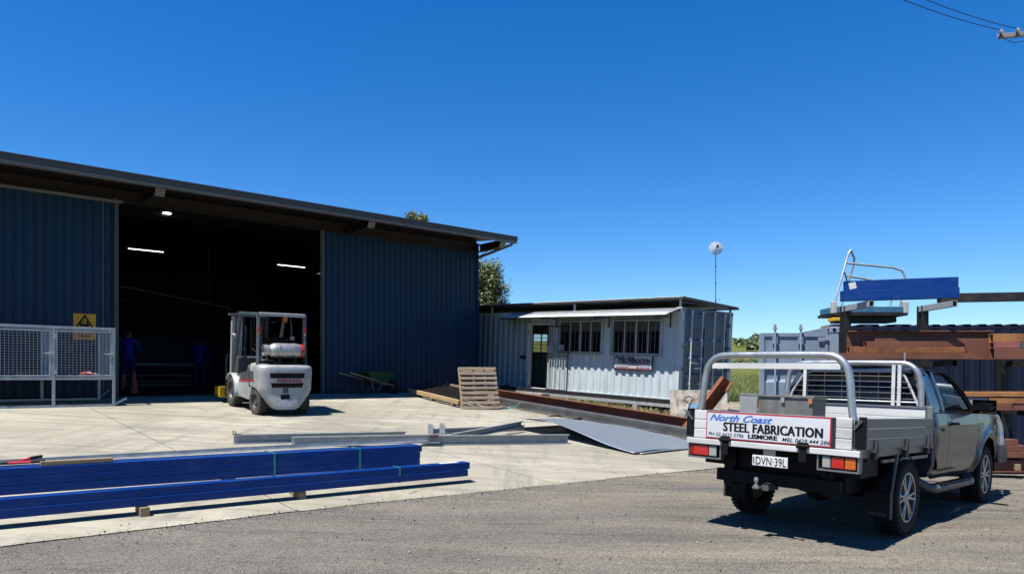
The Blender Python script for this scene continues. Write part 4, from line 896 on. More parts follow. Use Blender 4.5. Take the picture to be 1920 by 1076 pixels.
for s in (1,-1):
    mb = MB(); rows = 22
    def f(a, c, s=s):
        x = CX0+a*(4.0-CX0); z = zbot(x)+(ztop(x)-zbot(x))*c; y = half(x,z)
        if .875 < x < 2.58 and DZ0+.01 < z < DZ1-.01: y -= .03
        return (x, s*y, z)
    mb.grid(f, 130, rows); mb.build('body_side', 'ute_paint', ute, smooth=50)
    for nm, xa, xb in (('door',1.312,2.555),('rear_access_door',.865,1.300)):
        mb = MB()
        def f2(a, c, s=s, xa=xa, xb=xb, nm=nm):
            z = DZ0+(DZ1-DZ0)*c
            x = xa+(xb-xa)*a
            if nm == 'door' and a > .7: x -= .12*((a-.7)/.3)*max(0,(.80-z)/.24)
            if nm != 'door' and a < .4: x += .14*((.4-a)/.4)*max(0,(.78-z)/.22)**1.6
            return (x, s*(half(x,z)+.002+.005*math.exp(-((z-1.07)/.02)**2)), z)
        mb.grid(f2, 34, 26, flip=s < 0); d = mb.build(nm, 'ute_paint', ute, smooth=50)
        if nm == 'door':
            hx, hz = 1.44, 1.085
            mb = MB(); mb.pipe([(hx-.07,s*(half(hx,hz)+.01),hz),(hx-.04,s*(half(hx,hz)+.04),hz),(hx+.10,s*(half(hx,hz)+.042),hz),(hx+.13,s*(half(hx,hz)+.01),hz)], .016, 8); mb.cyl((hx-.10,s*(half(hx,hz)),hz-.002),(hx-.10,s*(half(hx,hz)+.018),hz-.002),.022,10); mb.build('door_handle', 'plastic_black', d, smooth=40)
        else:
            mb = MB(); mb.cb((1.05,s*(half(1.05,1.02)+.008),1.02),(.03,.02,.03)); mb.build('lock', 'plastic_black', d)
    for z_, l_ in ((1.04,.12),(1.0,.09)):
        mb = MB(); mb.cb((2.70,s*(half(2.70,z_)+.006),z_),(l_,.008,.024)); mb.build('fender_badge', 'alloy_bright', ute)
    # side step and mudflaps
    mb = MB(); mb.pipe([(.72,s*.66,.50),(.80,s*.84,.40),(.88,s*.875,.385),(2.28,s*.885,.385),(2.36,s*.86,.40),(2.44,s*.74,.50)], .045, 12); mb.build('side_step', 'steel_grey', ute, smooth=40)
    mb = MB(); mb.box(.95,2.2,s*.885-.045,s*.885+.045,.422,.438); mb.build('step_tread', 'plastic_black', ute)
    xx, wd = -.46, .25
    mb = MB(); mb.box(xx-.006,xx+.006,s*.74-wd/2,s*.74+wd/2,.19,.43); fp = mb.build('mudflap', 'plastic_black', ute)
    if s < 0: text('TOYOTA', .18, .032, 'truck_grey', fp, axes((xx-.007,s*.74,.22),(0,-1,0),(0,0,1),(-1,0,0)), bold=.02)
    mb = MB(); mb.pipe([(xx-.012,s*(.74+wd/2),.19),(xx-.012,s*(.74+wd/2),.43),(xx+.12,s*(.74+wd/2),.80)], .014, 6); mb.build('flap_bracket', 'steel_grey', ute)
    # mirrors
    mb = MB(); mc = V(2.40,s*.985,1.285)
    mb.grid(lambda a, c: mc+V(.10*math.sin(a*pi)**.7*math.sin(c*pi)**.5*1.0, s*(.125*(-cos(a*pi))), .085*(-cos(c*pi))), 14, 10); mb.grid(lambda a, c: mc+V(-.01, s*.125*(2*a-1)*(math.sin(c*pi)**.5), .085*(2*c-1)*(math.sin(max(.03,min(.97,a))*pi)**.5)), 10, 8)
    mr = mb.build('door_mirror', 'plastic_black', ute, smooth=60)
    mb = MB(); mb.grid(lambda a, c: mc+V(-.014, s*.095*(2*a-1), .02-.062+.095*c), 4, 4); mb.build('mirror_glass', 'glass_dark', mr); mb = MB(); mb.bar((2.46,s*.82,1.24),(2.44,s*.92,1.25),.05,.04); mb.build('mirror_arm', 'plastic_black', mr)
# bonnet, rear cab wall, nose
mb = MB(); mb.grid(lambda a, c: (2.56+a*1.42, half(2.56+a*1.42, ztop(2.56+a*1.42))*(1-2*c), ztop(2.56+a*1.42)+.06*(1-(1-2*c)**2)**.6), 26, 18); mb.build('bonnet', 'ute_paint', ute, smooth=50)
mb = MB(); mb.grid(lambda a, c: (4.0-.03*(1-(2*a-1)**2), half(4.0,.9)*(1-2*a), .5+.41*c), 10, 6); mb.build('nose', 'plastic_black', ute, smooth=50)
mb = MB(); mb.grid(lambda a, c: (CX0, half(CX0,.5+.70*c)*(1-2*a), .5+.70*c), 10, 8); mb.build('cab_rear_wall', 'ute_paint', ute, smooth=50)
# greenhouse
BZ = 1.20
def gy(z): return .835-.185*max(0,(z-BZ)/.50)**1.25
RZ = 1.735
mb = MB()
def roof(a, c):
    x = .93+a*1.13; y = 1-2*c; zc = RZ-.065*max(0,(a-.45)/.55)**2-.025*max(0,(.2-a)/.2)**2
    return (x+.03*(1-y*y)*(-1 if a < .2 else 1)*(abs(a-.5)*2), (gy(1.66)+.006)*y, zc-.075*abs(y)**5)
mb.grid(roof, 24, 22); mb.build('roof', 'ute_paint', ute, smooth=50)
mb = MB(); mb.grid(lambda a, c: (1.0+.9*a, .45*(1-2*c), 1.63), 2, 2); mb.build('headliner', 'interior_dark', ute)
def ribbon(name, pts, wd0, thick, mat='ute_paint'):        # curved pillar: list of (x, z, width) following the glass curve
    for s in (1,-1):
        mb = MB(); vs = []
        for x, z, wx in pts:
            y = gy(z)
            for dx, dy in ((-wx/2,.004),(wx/2,.004),(wx/2,-thick),(-wx/2,-thick)): vs.append((x+dx, s*(y+dy), z))
        fs = []
        for k in range(len(pts)-1):
            for j in range(4): fs.append((k*4+j,k*4+(j+1)%4,k*4+4+(j+1)%4,k*4+4+j))
        mb.add(vs, fs); mb.build(name, mat, ute, smooth=50)
ribbon('rear_pillar', [(.90,BZ-.01,.16),(.925,1.35,.15),(.96,1.5,.14),(1.0,1.60,.14),(1.06,1.672,.20)], 0, .05)
ribbon('centre_pillar', [(1.305,BZ-.01,.075),(1.325,1.4,.07),(1.345,1.55,.07),(1.36,1.668,.08)], 0, .04)
ribbon('windscreen_pillar', [(2.60,BZ-.005,.12),(2.48,1.32,.09),(2.33,1.44,.08),(2.15,1.555,.08),(1.98,1.64,.09),(1.86,1.668,.14)], 0, .05)
for s in (1,-1):
    mb = MB(); mb.grid(lambda a, c: (lambda z: ((.97+.10*c)+(.30-.08*c+.0)*a, s*(gy(z)-.014), z))(BZ+.455*c), 4, 8); mb.build('quarter_window', 'glass_dark', ute, smooth=60)
    mb = MB(); mb.grid(lambda a, c: (lambda z: (1.335+1.22*a, s*(gy(z)-.008), z))(BZ-.004+.03*c), 8, 2); mb.build('window_ledge', 'plastic_black', ute)
    mb = MB()
    def sw_(a, c, s=s):
        z = BZ+.02+.44*c; xf = 2.56-.62*max(0,(z-1.22)/.44)**.85; return (1.34+.03*c+(xf-1.34-.03*c)*a, s*(gy(z)-.016), z)
    mb.grid(sw_, 8, 8); mb.build('side_window', 'glass_clear', ute, smooth=60)
    mb = MB(); mb.pipe([(1.0,s*(gy(1.6)+.004),1.61),(1.06,s*(gy(1.672)+.002),1.675),(1.4,s*(gy(1.672)+.004),1.683),(1.86,s*(gy(1.668)+.003),1.676),(2.0,s*(gy(1.64)+.004),1.645),(2.33,s*(gy(1.44)+.004),1.46),(2.60,s*(gy(1.21)+.004),1.225)], .014, 6); mb.build('drip_rail', 'plastic_black', ute)
mb = MB(); mb.grid(lambda a, c: (2.64-.66*c+.04*math.sin(a*pi), (gy(BZ)-.03)*(1-2*a)*(1-.20*c), BZ+.01+.44*c), 8, 6); mb.build('windscreen', 'glass_clear', ute, smooth=60)
mb = MB(); mb.grid(lambda a, c: (.845+.12*c-.02*math.sin(a*pi), (gy(BZ)-.10)*(1-2*a)*(1-.18*c), BZ+.02+.42*c), 8, 6); mb.build('rear_window', 'glass_dark', ute, smooth=60)
mb = MB(); mb.box(CX0+.005,.90,-.80,.80,BZ-.03,BZ+.03); mb.build('rear_window_sill', 'ute_paint', ute)
mb = MB(); mb.box(.92,.98,-.60,.60,1.62,1.69); mb.build('rear_window_header', 'ute_paint', ute, bevel=.02)
# cabin: seats, dash, wheel
for s in (1,-1):
    mb = MB(); mb.box(1.45,1.9,s*.38-.24,s*.38+.24,.75,.92); mb.bar((1.50,s*.38,.9),(1.32,s*.38,1.42),.46,.12,up=(1,0,0)); mb.bar((1.32,s*.38,1.44),(1.30,s*.38,1.60),.24,.09,up=(1,0,0)); mb.build('cabin_seat', 'plastic_black', ute, bevel=.03)
mb = MB(); mb.box(2.25,2.60,-.78,.78,.8,1.19); mb.build('dashboard', 'plastic_black', ute, bevel=.04)
mb = MB(); c0 = V(2.06,-.37,1.24); n0 = V(-.9,0,.45).normalized(); x0_ = V(0,1,0); y0_ = n0.cross(x0_); mb.pipe([c0+(x0_*cos(t*pi/10)+y0_*sin(t*pi/10))*.19 for t in range(20)], .016, 8, closed=True); mb.bar(c0-x0_*.18,c0+x0_*.18,.04,.02); mb.build('steering_wheel', 'plastic_black', ute, smooth=50)
mb = MB(); mb.box(.84,4.0,-.45,.45,.40,.62); mb.box(.84,2.56,-.78,.78,.50,.58); mb.build('floor_pan', 'plastic_black', ute)
mb = MB(); mb.grid(lambda a, c: (2.55+a*.85, .78*(1-2*c), 1.1), 1, 1); mb.build('firewall', 'plastic_black', ute)
# bull bar
mb = MB()
for s in (1,-1): mb.pipe([(3.62,s*.60,1.16),(3.70,s*.64,1.19),(4.02,s*.72,1.20),(4.12,s*.76,1.15),(4.15,s*.80,1.02),(4.12,s*.83,.74),(4.0,s*.86,.68)], .040, 10)
mb.pipe([(4.05,.72,1.19),(4.14,0,1.19),(4.05,-.72,1.19)], .036, 10); mb.build('bull_bar', 'alloy_bright', ute, smooth=40)
mb = MB(); mb.grid(lambda a, c: (4.0+.14*math.sin(a*pi)**.5, .90*(1-2*a), .54+.24*c), 16, 4); mb.box(3.62,4.02,-.92,-.84,.55,.78); mb.box(3.62,4.02,.84,.92,.55,.78); mb.build('front_bumper', 'ute_paint', ute, smooth=40)
for s in (1,-1):
    mb = MB(); mb.cb((3.86,s*.72,.98),(.22,.16,.14)); mb.build('head_lamp', 'lamp_white', ute, bevel=.04)
    mb = MB(); pts = [(3.085-.47*cos(t*pi/12), s*(.87), .44+.47*sin(t*pi/12)*.98) for t in range(13)]; mb.grid(lambda a, c: (lambda p: (p[0]*(1) , p[1]-s*.26*c, p[2]))(pts[round(a*12)]), 12, 2); mb.build('wheel_arch_liner', 'plastic_black', ute, smooth=60)
# --- tray
XR, XF, HW, ZF, ZT = -1.26, .79, .84, .865, 1.145
mb = MB(); mb.box(XR,XF,-HW+.02,HW-.02,ZF-.05,ZF-.005); mb.build('tray_floor', 'alu_mill', ute)
for s in (1,-1):
    mb = MB(); mb.box(XR+.0,XF,s*HW-.03 if s < 0 else HW-.0,-HW+.0 if s < 0 else HW+.03,ZF-.075,ZF-.01) if False else mb.box(XR,XF,min(s*(HW-.03),s*HW),max(s*(HW-.03),s*HW),ZF-.075,ZF-.004); mb.build('tray_coaming', 'alu_mill', ute)
    # drop side: three hollow planks
    for k in range(3):
        z0 = ZF+.0+k*.094; mb = MB(); mb.box(XR+.07,XF-.05,min(s*HW,s*(HW+.028)),max(s*HW,s*(HW+.028)),z0,z0+.0905); mb.build('side_plank', 'alu_mill', ute, bevel=.006)
    for x in (-.95,-.10,.60):
        mb = MB(); ya, yb = sorted((s*(HW+.029),s*(HW+.05))); mb.add([(x-.045,ya,ZF-.03),(x+.045,ya,ZF-.03),(x+.012,ya,ZF+.085),(x-.012,ya,ZF+.085),(x-.045,yb,ZF-.03),(x+.045,yb,ZF-.03),(x+.012,ya+(yb-ya)*.5,ZF+.085),(x-.012,ya+(yb-ya)*.5,ZF+.085)],[(0,1,2,3),(7,6,5,4),(0,4,5,1),(1,5,6,2),(2,6,7,3),(3,7,4,0)]); mb.cb((x,s*(HW+.02),ZF-.06),(.06,.05,.06)); mb.build('side_hinge', 'steel_dark', ute)
    mb = MB(); ya, yb = sorted((s*(HW-.005),s*(HW+.038))); mb.box(XR-.02,XR+.068,ya,yb,ZF+.01,ZT+.012); mb.box(XR-.03,XR-.02,s*HW-.05,s*HW+.035,ZF+.01,ZT-.02) ; lt = mb.build('corner_latch', 'plastic_black', ute, bevel=.006)
    mb = MB(); mb.bar((XR-.035,s*(HW-.04),ZT-.10),(XR-.045,s*(HW+.03),ZT-.02),.012,.02); mb.cyl((XR-.036,s*(HW+.0),ZT-.03),(XR-.045,s*(HW+.0),ZT-.03),.012,8); mb.build('latch_lever', 'steel_grey', lt)
    mb = MB(); mb.box(XF-.05,XF,min(s*(HW-.05),s*(HW+.028)),max(s*(HW-.05),s*(HW+.028)),ZF-.04,ZT+.125); mb.build('front_post', 'alu_mill', ute, bevel=.004)
    mb = MB(); mb.box(-.62,.75,s*(HW-.02)-.012,s*(HW-.02)+.012,ZF-.14,ZF-.11); mb.build('rope_rail', 'alu_mill', ute)
# tailgate planks
for k in range(3):
    z0 = ZF+k*.094; mb = MB(); mb.box(XR-.03,XR,-HW+.055,HW-.055,z0,z0+.0905); mb.build('tailgate_plank', 'alu_white', ute, bevel=.006)
mb = MB(); mb.box(XR-.045,XR+.01,-HW-.02,HW+.02,ZF-.062,ZF-.006); mb.build('rear_coaming', 'alu_white', ute, bevel=.006)
for y in (.42,-.36):
    mb = MB(); mb.box(XR-.065,XR-.031,y-.05,y+.05,ZF-.02,ZF+.035); mb.cyl((XR-.06,y-.06,ZF+.0),(XR-.06,y+.06,ZF+.0),.018,8); mb.box(XR-.06,XR-.046,y-.035,y+.035,ZF-.15,ZF-.02); mb.build('tailgate_hinge', 'plastic_black', ute, bevel=.004)
# name board on the tailgate
by0, by1, bz0, bz1 = .64, -.61, ZF+.005, ZF+.272
mb = MB(); mb.box(XR-.038,XR-.0305,by1-.035,by0,bz0-.03,bz1+.005); mb.build('sign_backing', 'steel_dark', ute)
mb = MB(); mb.box(XR-.042,XR-.0385,by1,by0,bz0,bz1); sb = mb.build('name_board', 'ink_red', ute, bevel=.003)
mb = MB(); mb.box(XR-.0445,XR-.0425,by1+.012,by0-.012,bz0+.012,bz1-.012); mb.build('board_face', 'sign_white', sb)
def tm(cy_, cz_): return axes((XR-.0448,cy_,cz_),(0,-1,0),(0,0,1),(-1,0,0))
text('STEEL FABRICATION', .98, .090, 'ink_black', sb, tm(-.045,bz0+.125), bold=.012, fat=.009, track=1.06)
text('North Coast', .66, .066, 'ink_blue', sb, tm(.27,bz0+.212), bold=.01, shear=.5, fat=.003)
text('PH 02 6622 5796', .38, .036, 'ink_black', sb, tm(.42,bz0+.045), bold=.006, shear=.2)
text('LISMORE', .29, .042, 'ink_black', sb, tm(.035,bz0+.048), bold=.02, fat=.006)
text('MBL 0429 444 286', .44, .036, 'ink_black', sb, tm(-.38,bz0+.042), bold=.006, shear=.2)
# tail lamps in open holders
for s in (1,-1):
    ya, yb = sorted((s*(HW+.01),s*(HW-.36)))
    mb = MB(); mb.box(XR-.02,XR+.05,ya,yb,ZF-.206,ZF-.191); mb.box(XR-.02,XR+.05,ya,ya+.014,ZF-.1905,ZF-.064); mb.box(XR-.02,XR+.05,yb-.014,yb,ZF-.1905,ZF-.064); mb.build('lamp_holder', 'alu_mill', ute)
    mb = MB(); y0, y1 = sorted((s*(HW-.015),s*(HW-.315))); mb.box(XR+.0,XR+.06,y0-.0,y1+.0,ZF-.187,ZF-.066); lp = mb.build('tail_lamp', 'plastic_black', ute)
    seg = [(0,.10,'lamp_orange'),(.10,.22,'lamp_red'),(.22,.30,'lamp_white')] if s < 0 else [(0.0,.03,'lamp_red'),(.03,.21,'lamp_red'),(.21,.30,'lamp_white')]
    for a, b_, mm in seg:
        mb = MB(); q0, q1 = sorted((s*(HW-.015-a-.003),s*(HW-.015-b_+.003))); mb.box(XR-.025,XR-.001,q0,q1,ZF-.178,ZF-.072); mb.build('lens', mm, lp, bevel=.008)
# chassis, tow bar, plate
mb = MB()
for y in (-.45,.45): mb.box(-1.1,1.0,y-.04,y+.04,.60,.78)
for x in (-.9,-.2,.5): mb.box(x-.03,x+.03,-HW+.05,HW-.05,.74,.81)
mb.cyl((0,-.7,WR),(0,.7,WR),.055,12); mb.lathe([(.001,-.16),(.12,-.12),(.15,0),(.12,.12),(.001,.16)], (0,0,WR), (1,0,0), 16)
mb.cyl((-.3,0,.62),(.45,0,.62),.30,20); mb.box(-.75,-.35,-.40,.30,.40,.58); mb.build('chassis', 'plastic_black', ute)
mb = MB(); mb.box(-1.10,-1.02,-.62,.62,.44,.56); mb.box(-1.08,-.9,-.55,-.45,.40,.70); mb.box(-1.08,-.9,.45,.55,.40,.70); mb.build('tow_bar', 'plastic_black', ute, bevel=.008)
mb = MB(); mb.box(-1.05,-.6,-.78,.78,.60,.84); mb.build('under_tray_shield', 'plastic_black', ute)
mb = MB(); mb.box(-1.22,-1.0,.0,.07,.40,.47); mb.box(-1.30,-1.16,.06,.13,.415,.44); mb.build('tow_tongue', 'steel_grey', ute, bevel=.006)
mb = MB(); mb.lathe([(.001,.075),(.018,.07),(.025,.05),(.018,.028),(.012,.02),(.012,0),(.024,0),(.024,-.02),(.001,-.02)], (-1.27,.10,.455), (0,0,1), 16); mb.build('tow_ball', 'alloy_bright', ute, smooth=50)
mb = MB(); mb.box(-1.308,-1.300,-.10,.02,.69,.80); mb.build('plate_bracket', 'steel_grey', ute)
mb = MB(); mb.box(-1.318,-1.311,-.225,.125,.645,.745); lp = mb.build('number_plate', 'plate_white', ute, bevel=.004)
text('DVN\u00b739L', .30, .074, 'ink_black', lp, axes((-1.3195,-.062,.695),(0,-1,0),(0,0,1),(-1,0,0)), bold=.0)
mb = MB()
for k in range(3): mb.box(-1.320,-1.3185,.103,.115,.665+k*.022,.68+k*.022)
mb.build('plate_side_print', 'ink_black', lp)
for s in (1,-1):                                          # inner mudguards over the rear wheels
    mb = MB(); pts = [(-.44*cos(t*pi/12), .36+.42*sin(t*pi/12)) for t in range(13)]; mb.grid(lambda a, c: (pts[round(a*12)][0], s*(.60+.24*c), pts[round(a*12)][1]), 12, 1); mb.build('inner_mudguard', 'plastic_black', ute, solid=.012, smooth=60)
    mb = MB(); mb.box(-.95,-.30,min(s*.30,s*.62),max(s*.30,s*.62),.42,.74); mb.build('under_tray_box', 'plastic_black', ute, bevel=.02)
# headboard with white planks, hoops, ladder bar, mesh guard
for k in range(4):
    mb = MB(); z0 = ZF+.0+k*.094; mb.box(XF-.09,XF-.06,-HW+.03,HW-.03,z0,z0+.0905); mb.build('headboard_plank', 'alu_white', ute, bevel=.004)
mb = MB(); mb.box(XF-.10,XF-.05,-HW+.03,HW-.03,ZT+.10,ZT+.12); mb.build('headboard_rail', 'alu_mill', ute)
def hoop(x, yb, zb, yt, zt, r, n=6):
    pts = []
    left = [(x,yb,zb),(x,yb,zb+.24)]
    # leg, kink inwards, sweep into the top
    P = [(yb,zb),(yb,zb+.26),(yb-.03,zb+.33),(yt+.10,zt-.16),(yt+.04,zt-.06),(yt-.03,zt-.015),(yt-.12,zt)]
    pts = [(x,y,z) for y, z in P]+[(x,-y,z) for y, z in reversed(P)]
    # round the corners with Chaikin
    for _ in range(2):
        q = [pts[0]]
        for a, b_ in zip(pts, pts[1:]): a, b_ = Vector(a), Vector(b_); q += [tuple(a.lerp(b_,.25)), tuple(a.lerp(b_,.75))]
        pts = q+[pts[-1]]
    return pts
mb = MB(); mb.pipe(hoop(XR+.055,.78,ZF-.02,.62,1.71,.034), .034, 14); mb.build('rear_hoop', 'alloy_bright', ute, smooth=50)
mb = MB(); mb.pipe(hoop(XF-.02,.78,ZF-.02,.64,1.735,.032), .032, 14); mb.build('front_hoop', 'alloy_bright', ute, smooth=50)
mb = MB(); mb.box(XR+.04,XR+.075,-.64,.64,1.575,1.63); mb.build('hoop_cross_bar', 'alu_white', ute)
for y in (-.60,): 
    mb = MB(); mb.cyl((XF-.02,y+.03,1.74),(XF-.02,y+.03,1.85),.010,8); mb.build('rack_pin', 'alloy_bright', ute)
mb = MB(); mb.cyl((XR+.055,-.56,1.70),(XR+.055,-.56,1.82),.006,8); mb.build('rack_pin', 'alloy_bright', ute)
# guard mesh frame behind the rear window
gpts = [(XF-.02,.72,ZT+.125),(XF,.68,1.40),(XF+.02,.56,1.60),(XF+.02,.46,1.645),(XF+.02,-.46,1.645),(XF+.02,-.56,1.60),(XF,-.66,1.40),(XF-.02,-.72,ZT+.125)]
mb = MB(); mb.pipe(gpts, .015, 8); mb.pipe([(XF-.02,.70,ZT+.16),(XF-.02,-.70,ZT+.16)], .009, 6); mg = mb.build('guard_frame', 'galv', ute, smooth=40)
mb = MB()
for k in range(5):
    z = 1.34+k*.062; yv = .70-.10*(k/4)**1.5*1.4; mb.cyl((XF-.01,-yv,z),(XF-.01,yv,z),.003,6)
for k in range(6): y = -.5+k*.2; mb.cyl((XF-.006,y,ZT+.12),(XF-.006,y,1.64),.003,6)
mb.build('guard_mesh', 'steel_grey', mg)
for y in (.52,-.47,-.53):
    mb = MB(); mb.box(XF-.05,XF-.02,y-.018,y+.018,ZT+.10,1.71); mb.build('guard_upright', 'alu_white', ute)
    if y == -.53: continue
# --- load in the tray
def load(name, label, cat, x, y, z): return thing(name, label, cat, mw=UM @ Matrix.Translation((x,y,z)))
t = load('sheet_metal_offcut', 'pale grey metal sheet standing upright at the left of the ute tray', 'metal sheet', -.30,.595,ZF)
mb = MB(); mb.box(-.006,.006,-.0,.21,0,.455); mb.box(-.012,.03,-.0,.21,.4555,.47); mb.build('sheet_body', 'sheet_light', t)
t = load('steel_tool_box', 'grimy dark steel box with a folded rim standing in the ute tray', 'tool box', -.30,.0,ZF)
mb = MB(); mb.box(0,.34,-.02,.585,0,.44); mb.build('box_body', 'sheet_grimy', t, bevel=.006)
mb = MB(); mb.box(-.018,.36,-.035,.592,.441,.465); mb.build('box_lid', 'sheet_grimy', t, bevel=.004)
for y in (.0,.30): 
    mb = MB(); mb.box(-.024,-.001,y-.02,y+.02,.385,.44); mb.build('box_latch', 'rust_light' if y == 0 else 'sheet_light', t)
# ------------------------------------------------------------------ yard steel
def rhs(mb, p0, p1, w, h, t=.006, up=(0,0,1)):            # hollow section with open ends
    mb.prof([(-w/2,-h/2),(w/2,-h/2),(w/2,h/2),(-w/2,h/2)], p0, p1, up, cap=False)
    mb.prof([(-w/2+t,-h/2+t),(-w/2+t,h/2-t),(w/2-t,h/2-t),(w/2-t,-h/2+t)], p0, p1, up, cap=False)
    p0, p1 = Vector(p0), Vector(p1); d, x, y = mb.fr(p0, p1, up)
    for p in (p0, p1):
        o = [p+x*a*w/2+y*b_*h/2 for a, b_ in ((-1,-1),(1,-1),(1,1),(-1,1))]; i = [p+x*a*(w/2-t)+y*b_*(h/2-t) for a, b_ in ((-1,-1),(1,-1),(1,1),(-1,1))]
        mb.add(o+i, [(k,(k+1)%4,4+(k+1)%4,4+k) for k in range(4)])
    return mb
CH = lambda w, h, t=.004, lip=.018: [(-w/2,0),(w/2,0),(w/2,lip),(w/2-t,lip),(w/2-t,t),(-w/2+t,t),(-w/2+t,h-t),(w/2-t,h-t),(w/2-t,h-lip),(w/2,h-lip),(w/2,h),(-w/2,h)]
IB = lambda b_, h, tf=.012, tw=.008: [(-b_/2,0),(b_/2,0),(b_/2,tf),(tw/2,tf),(tw/2,h-tf),(b_/2,h-tf),(b_/2,h),(-b_/2,h),(-b_/2,h-tf),(-tw/2,h-tf),(-tw/2,tf),(-b_/2,tf)]
PF = lambda b_, h, t=.010: [(0,0),(b_,0),(b_,t),(t,t),(t,h-t),(b_,h-t),(b_,h),(0,h)]
# blue bundles
def bundle(name, label, P, Q, cols, rows, w, h, straps, extend):
    P, Q = Vector((*P, 0)), Vector((*Q, 0)); d = (Q-P).normalized(); P = P-d*extend; L_ = (Q-P).length
    def gz(p): return ground(p.x, p.y)
    za, zb = gz(P), gz(Q); ang = math.atan2(d.y, d.x)
    mid = (P+Q)/2
    slope = math.atan2(zb-za, L_)
    mw = Matrix.Translation((Q.x, Q.y, zb)) @ Matrix.Rotation(ang,4,'Z') @ Matrix.Rotation(-slope,4,'Y')
    t = thing(name, label, 'steel bundle', mw=mw); B = .095
    for r in range(rows):
        for c_ in range(cols):
            mb = MB(); e = random.uniform(-.008,.004)-(.03 if r < rows-1 else 0); yo = w/2+c_*(w+.002)-(.006 if r < rows-1 and cols == 1 else .0)+random.uniform(-.001,.001); rhs(mb, (-L_, yo, B+h/2+r*(h+.003)), (e, yo, B+h/2+r*(h+.003)), w, h); mb.build('hollow_section', 'blue_paint', t, bevel=.007)
    top = B+rows*(h+.003); wd = cols*(w+.002)
    for x in straps:
        mb = MB(); mb.box(x-.013,x+.013,-.0035,wd+.0035,top,top+.0025); mb.box(x-.013,x+.013,-.0035,-.001,B-.004,top); mb.box(x-.013,x+.013,wd+.001,wd+.0035,B-.004,top); mb.box(x-.013,x+.013,-.0035,wd+.0035,B-.0065,B-.004); mb.build('strap', 'strap_green', t)
    return t, mw, B, wd, top, L_
bA = bundle('blue_steel_bundle', 'rear and taller bundle of blue steel hollow sections on the concrete, three high', (-5.20,7.56), (-1.27,10.48), 2, 3, .17, .089, (-.95,-2.1,-5.2), 2.5)
bB = bundle('blue_steel_bundle', 'front and lower bundle of blue steel hollow sections on the concrete, two high', (-4.64,6.735), (-.565,9.875), 1, 2, .17, .089, (-1.05,-5.6), 2.5)
def bearer(bd, x, over0, over1, label):
    t, mw, B, wd, top, L_ = bd
    q = thing('timber_bearer', label, 'timber block', mw=mw @ Matrix.Translation((x,0,0)))
    mb = MB(); mb.box(-.045,.045,-over0,wd+over1,.0,B-.008); mb.build('block_body', 'timber', q, bevel=.004)
mb = MB(); mb.box(-.42,-.14,.03,.13,bB[4]+.0005,bB[4]+.0015); mb.build('paper_label', 'white_paint', bB[0])
bearer(bB, -3.96, .055, .02, 'square timber block under the front blue bundle, its sawn end showing')
bearer(bB, -2.3, -.02, .14, 'timber bearer under the right half of the front blue bundle')
bearer(bA, -2.6, .02, .02, 'timber bearer under the right half of the rear blue bundle')
bearer(bA, -5.9, .02, .02, 'timber bearer under the left half of the rear blue bundle')
# galvanised angle lying on the rear bundle, plank, bolt cutters
t, mwA, B, wd, top, L_ = bA
q = thing('galvanised_angle', 'long thin galvanised angle lying along the top of the rear blue bundle', 'steel angle', mw=mwA @ Matrix.Translation((0,0,top+.003)))
mb = MB(); mb.prof([(-.03,0),(.03,0),(.03,.005),(-.025,.005),(-.025,.05),(-.03,.05)], (-7.0,wd-.05,0), (.28,wd-.02,.02)); mb.build('angle_body', 'galv', q)
q = thing('timber_plank', 'short rough brown timber offcut lying on the rear blue bundle', 'timber', mw=mwA @ Matrix.Translation((-4.31,.05,top+.003)))
mb = MB(); mb.bar((-.26,0,.0225),(.42,.02,.0225),.09,.045); mb.build('plank_body', 'timber', q, bevel=.004)
q = thing('bolt_cutters', 'red handled bolt cutters lying on the rear blue bundle', 'bolt cutters', mw=mwA @ Matrix.Translation((-4.70,.20,top+.003)))
for s in (1,-1):
    mb = MB(); mb.pipe([(-.14,s*.02,.03),(-.05,s*.04,.03),(.06,s*.10,.04+.02*(s>0))], .014, 8); mb.build('handle', 'red_paint', q, smooth=40)
    mb = MB(); mb.pipe([(.06,s*.10,.04+.02*(s>0)),(.17,s*.15,.05+.02*(s>0))], .018, 8); mb.build('grip', 'rubber', q, smooth=40)
    mb = MB(); mb.add([(-.25,s*.002,.02),(-.20,s*.03,.02),(-.13,s*.03,.02),(-.13,s*.002,.02),(-.25,s*.002,.04),(-.20,s*.03,.04),(-.13,s*.03,.04),(-.13,s*.002,.04)],[(0,1,2,3),(7,6,5,4),(0,4,5,1),(1,5,6,2),(2,6,7,3),(3,7,4,0)]); mb.build('jaw', 'steel_dark', q, bevel=.004)
# galvanised sections lying on the concrete
def lying(name, label, cat, P, Q, prof, mat, dz=0, up=(0,0,1), group=None, dzq=None):
    P = Vector((*P, ground(*P)+dz)); Q = Vector((*Q, ground(*Q)+(dz if dzq is None else dzq)))
    o = thing(name, label, cat, loc=P, group=group); mb = MB(); mb.prof(prof, (0,0,0), Q-P, up); mb.build('section', mat, o); return o
lying('galvanised_purlin', 'long galvanised purlin behind the rear blue bundle, its open left end showing', 'steel purlin', (-4.45,11.86), (-1.9,13.25), CH(.075,.15), 'galv', .002)
lying('galvanised_purlin', 'galvanised purlin with purple tape at its end, lying behind the blue bundles', 'steel purlin', (-3.55,11.95), (-1.25,12.75), CH(.07,.15), 'galv', .002, dzq=.06)
lying('galvanised_purlin', 'front galvanised purlin lying towards the patterned metal sheets', 'steel purlin', (-1.55,12.72), (1.06,13.86), CH(.08,.17), 'galv', .004)
lying('galvanised_purlin', 'galvanised purlin propped at a slant behind the front purlin', 'steel purlin', (-1.05,13.3), (.22,15.1), CH(.07,.13), 'galv', .02, dzq=.10)
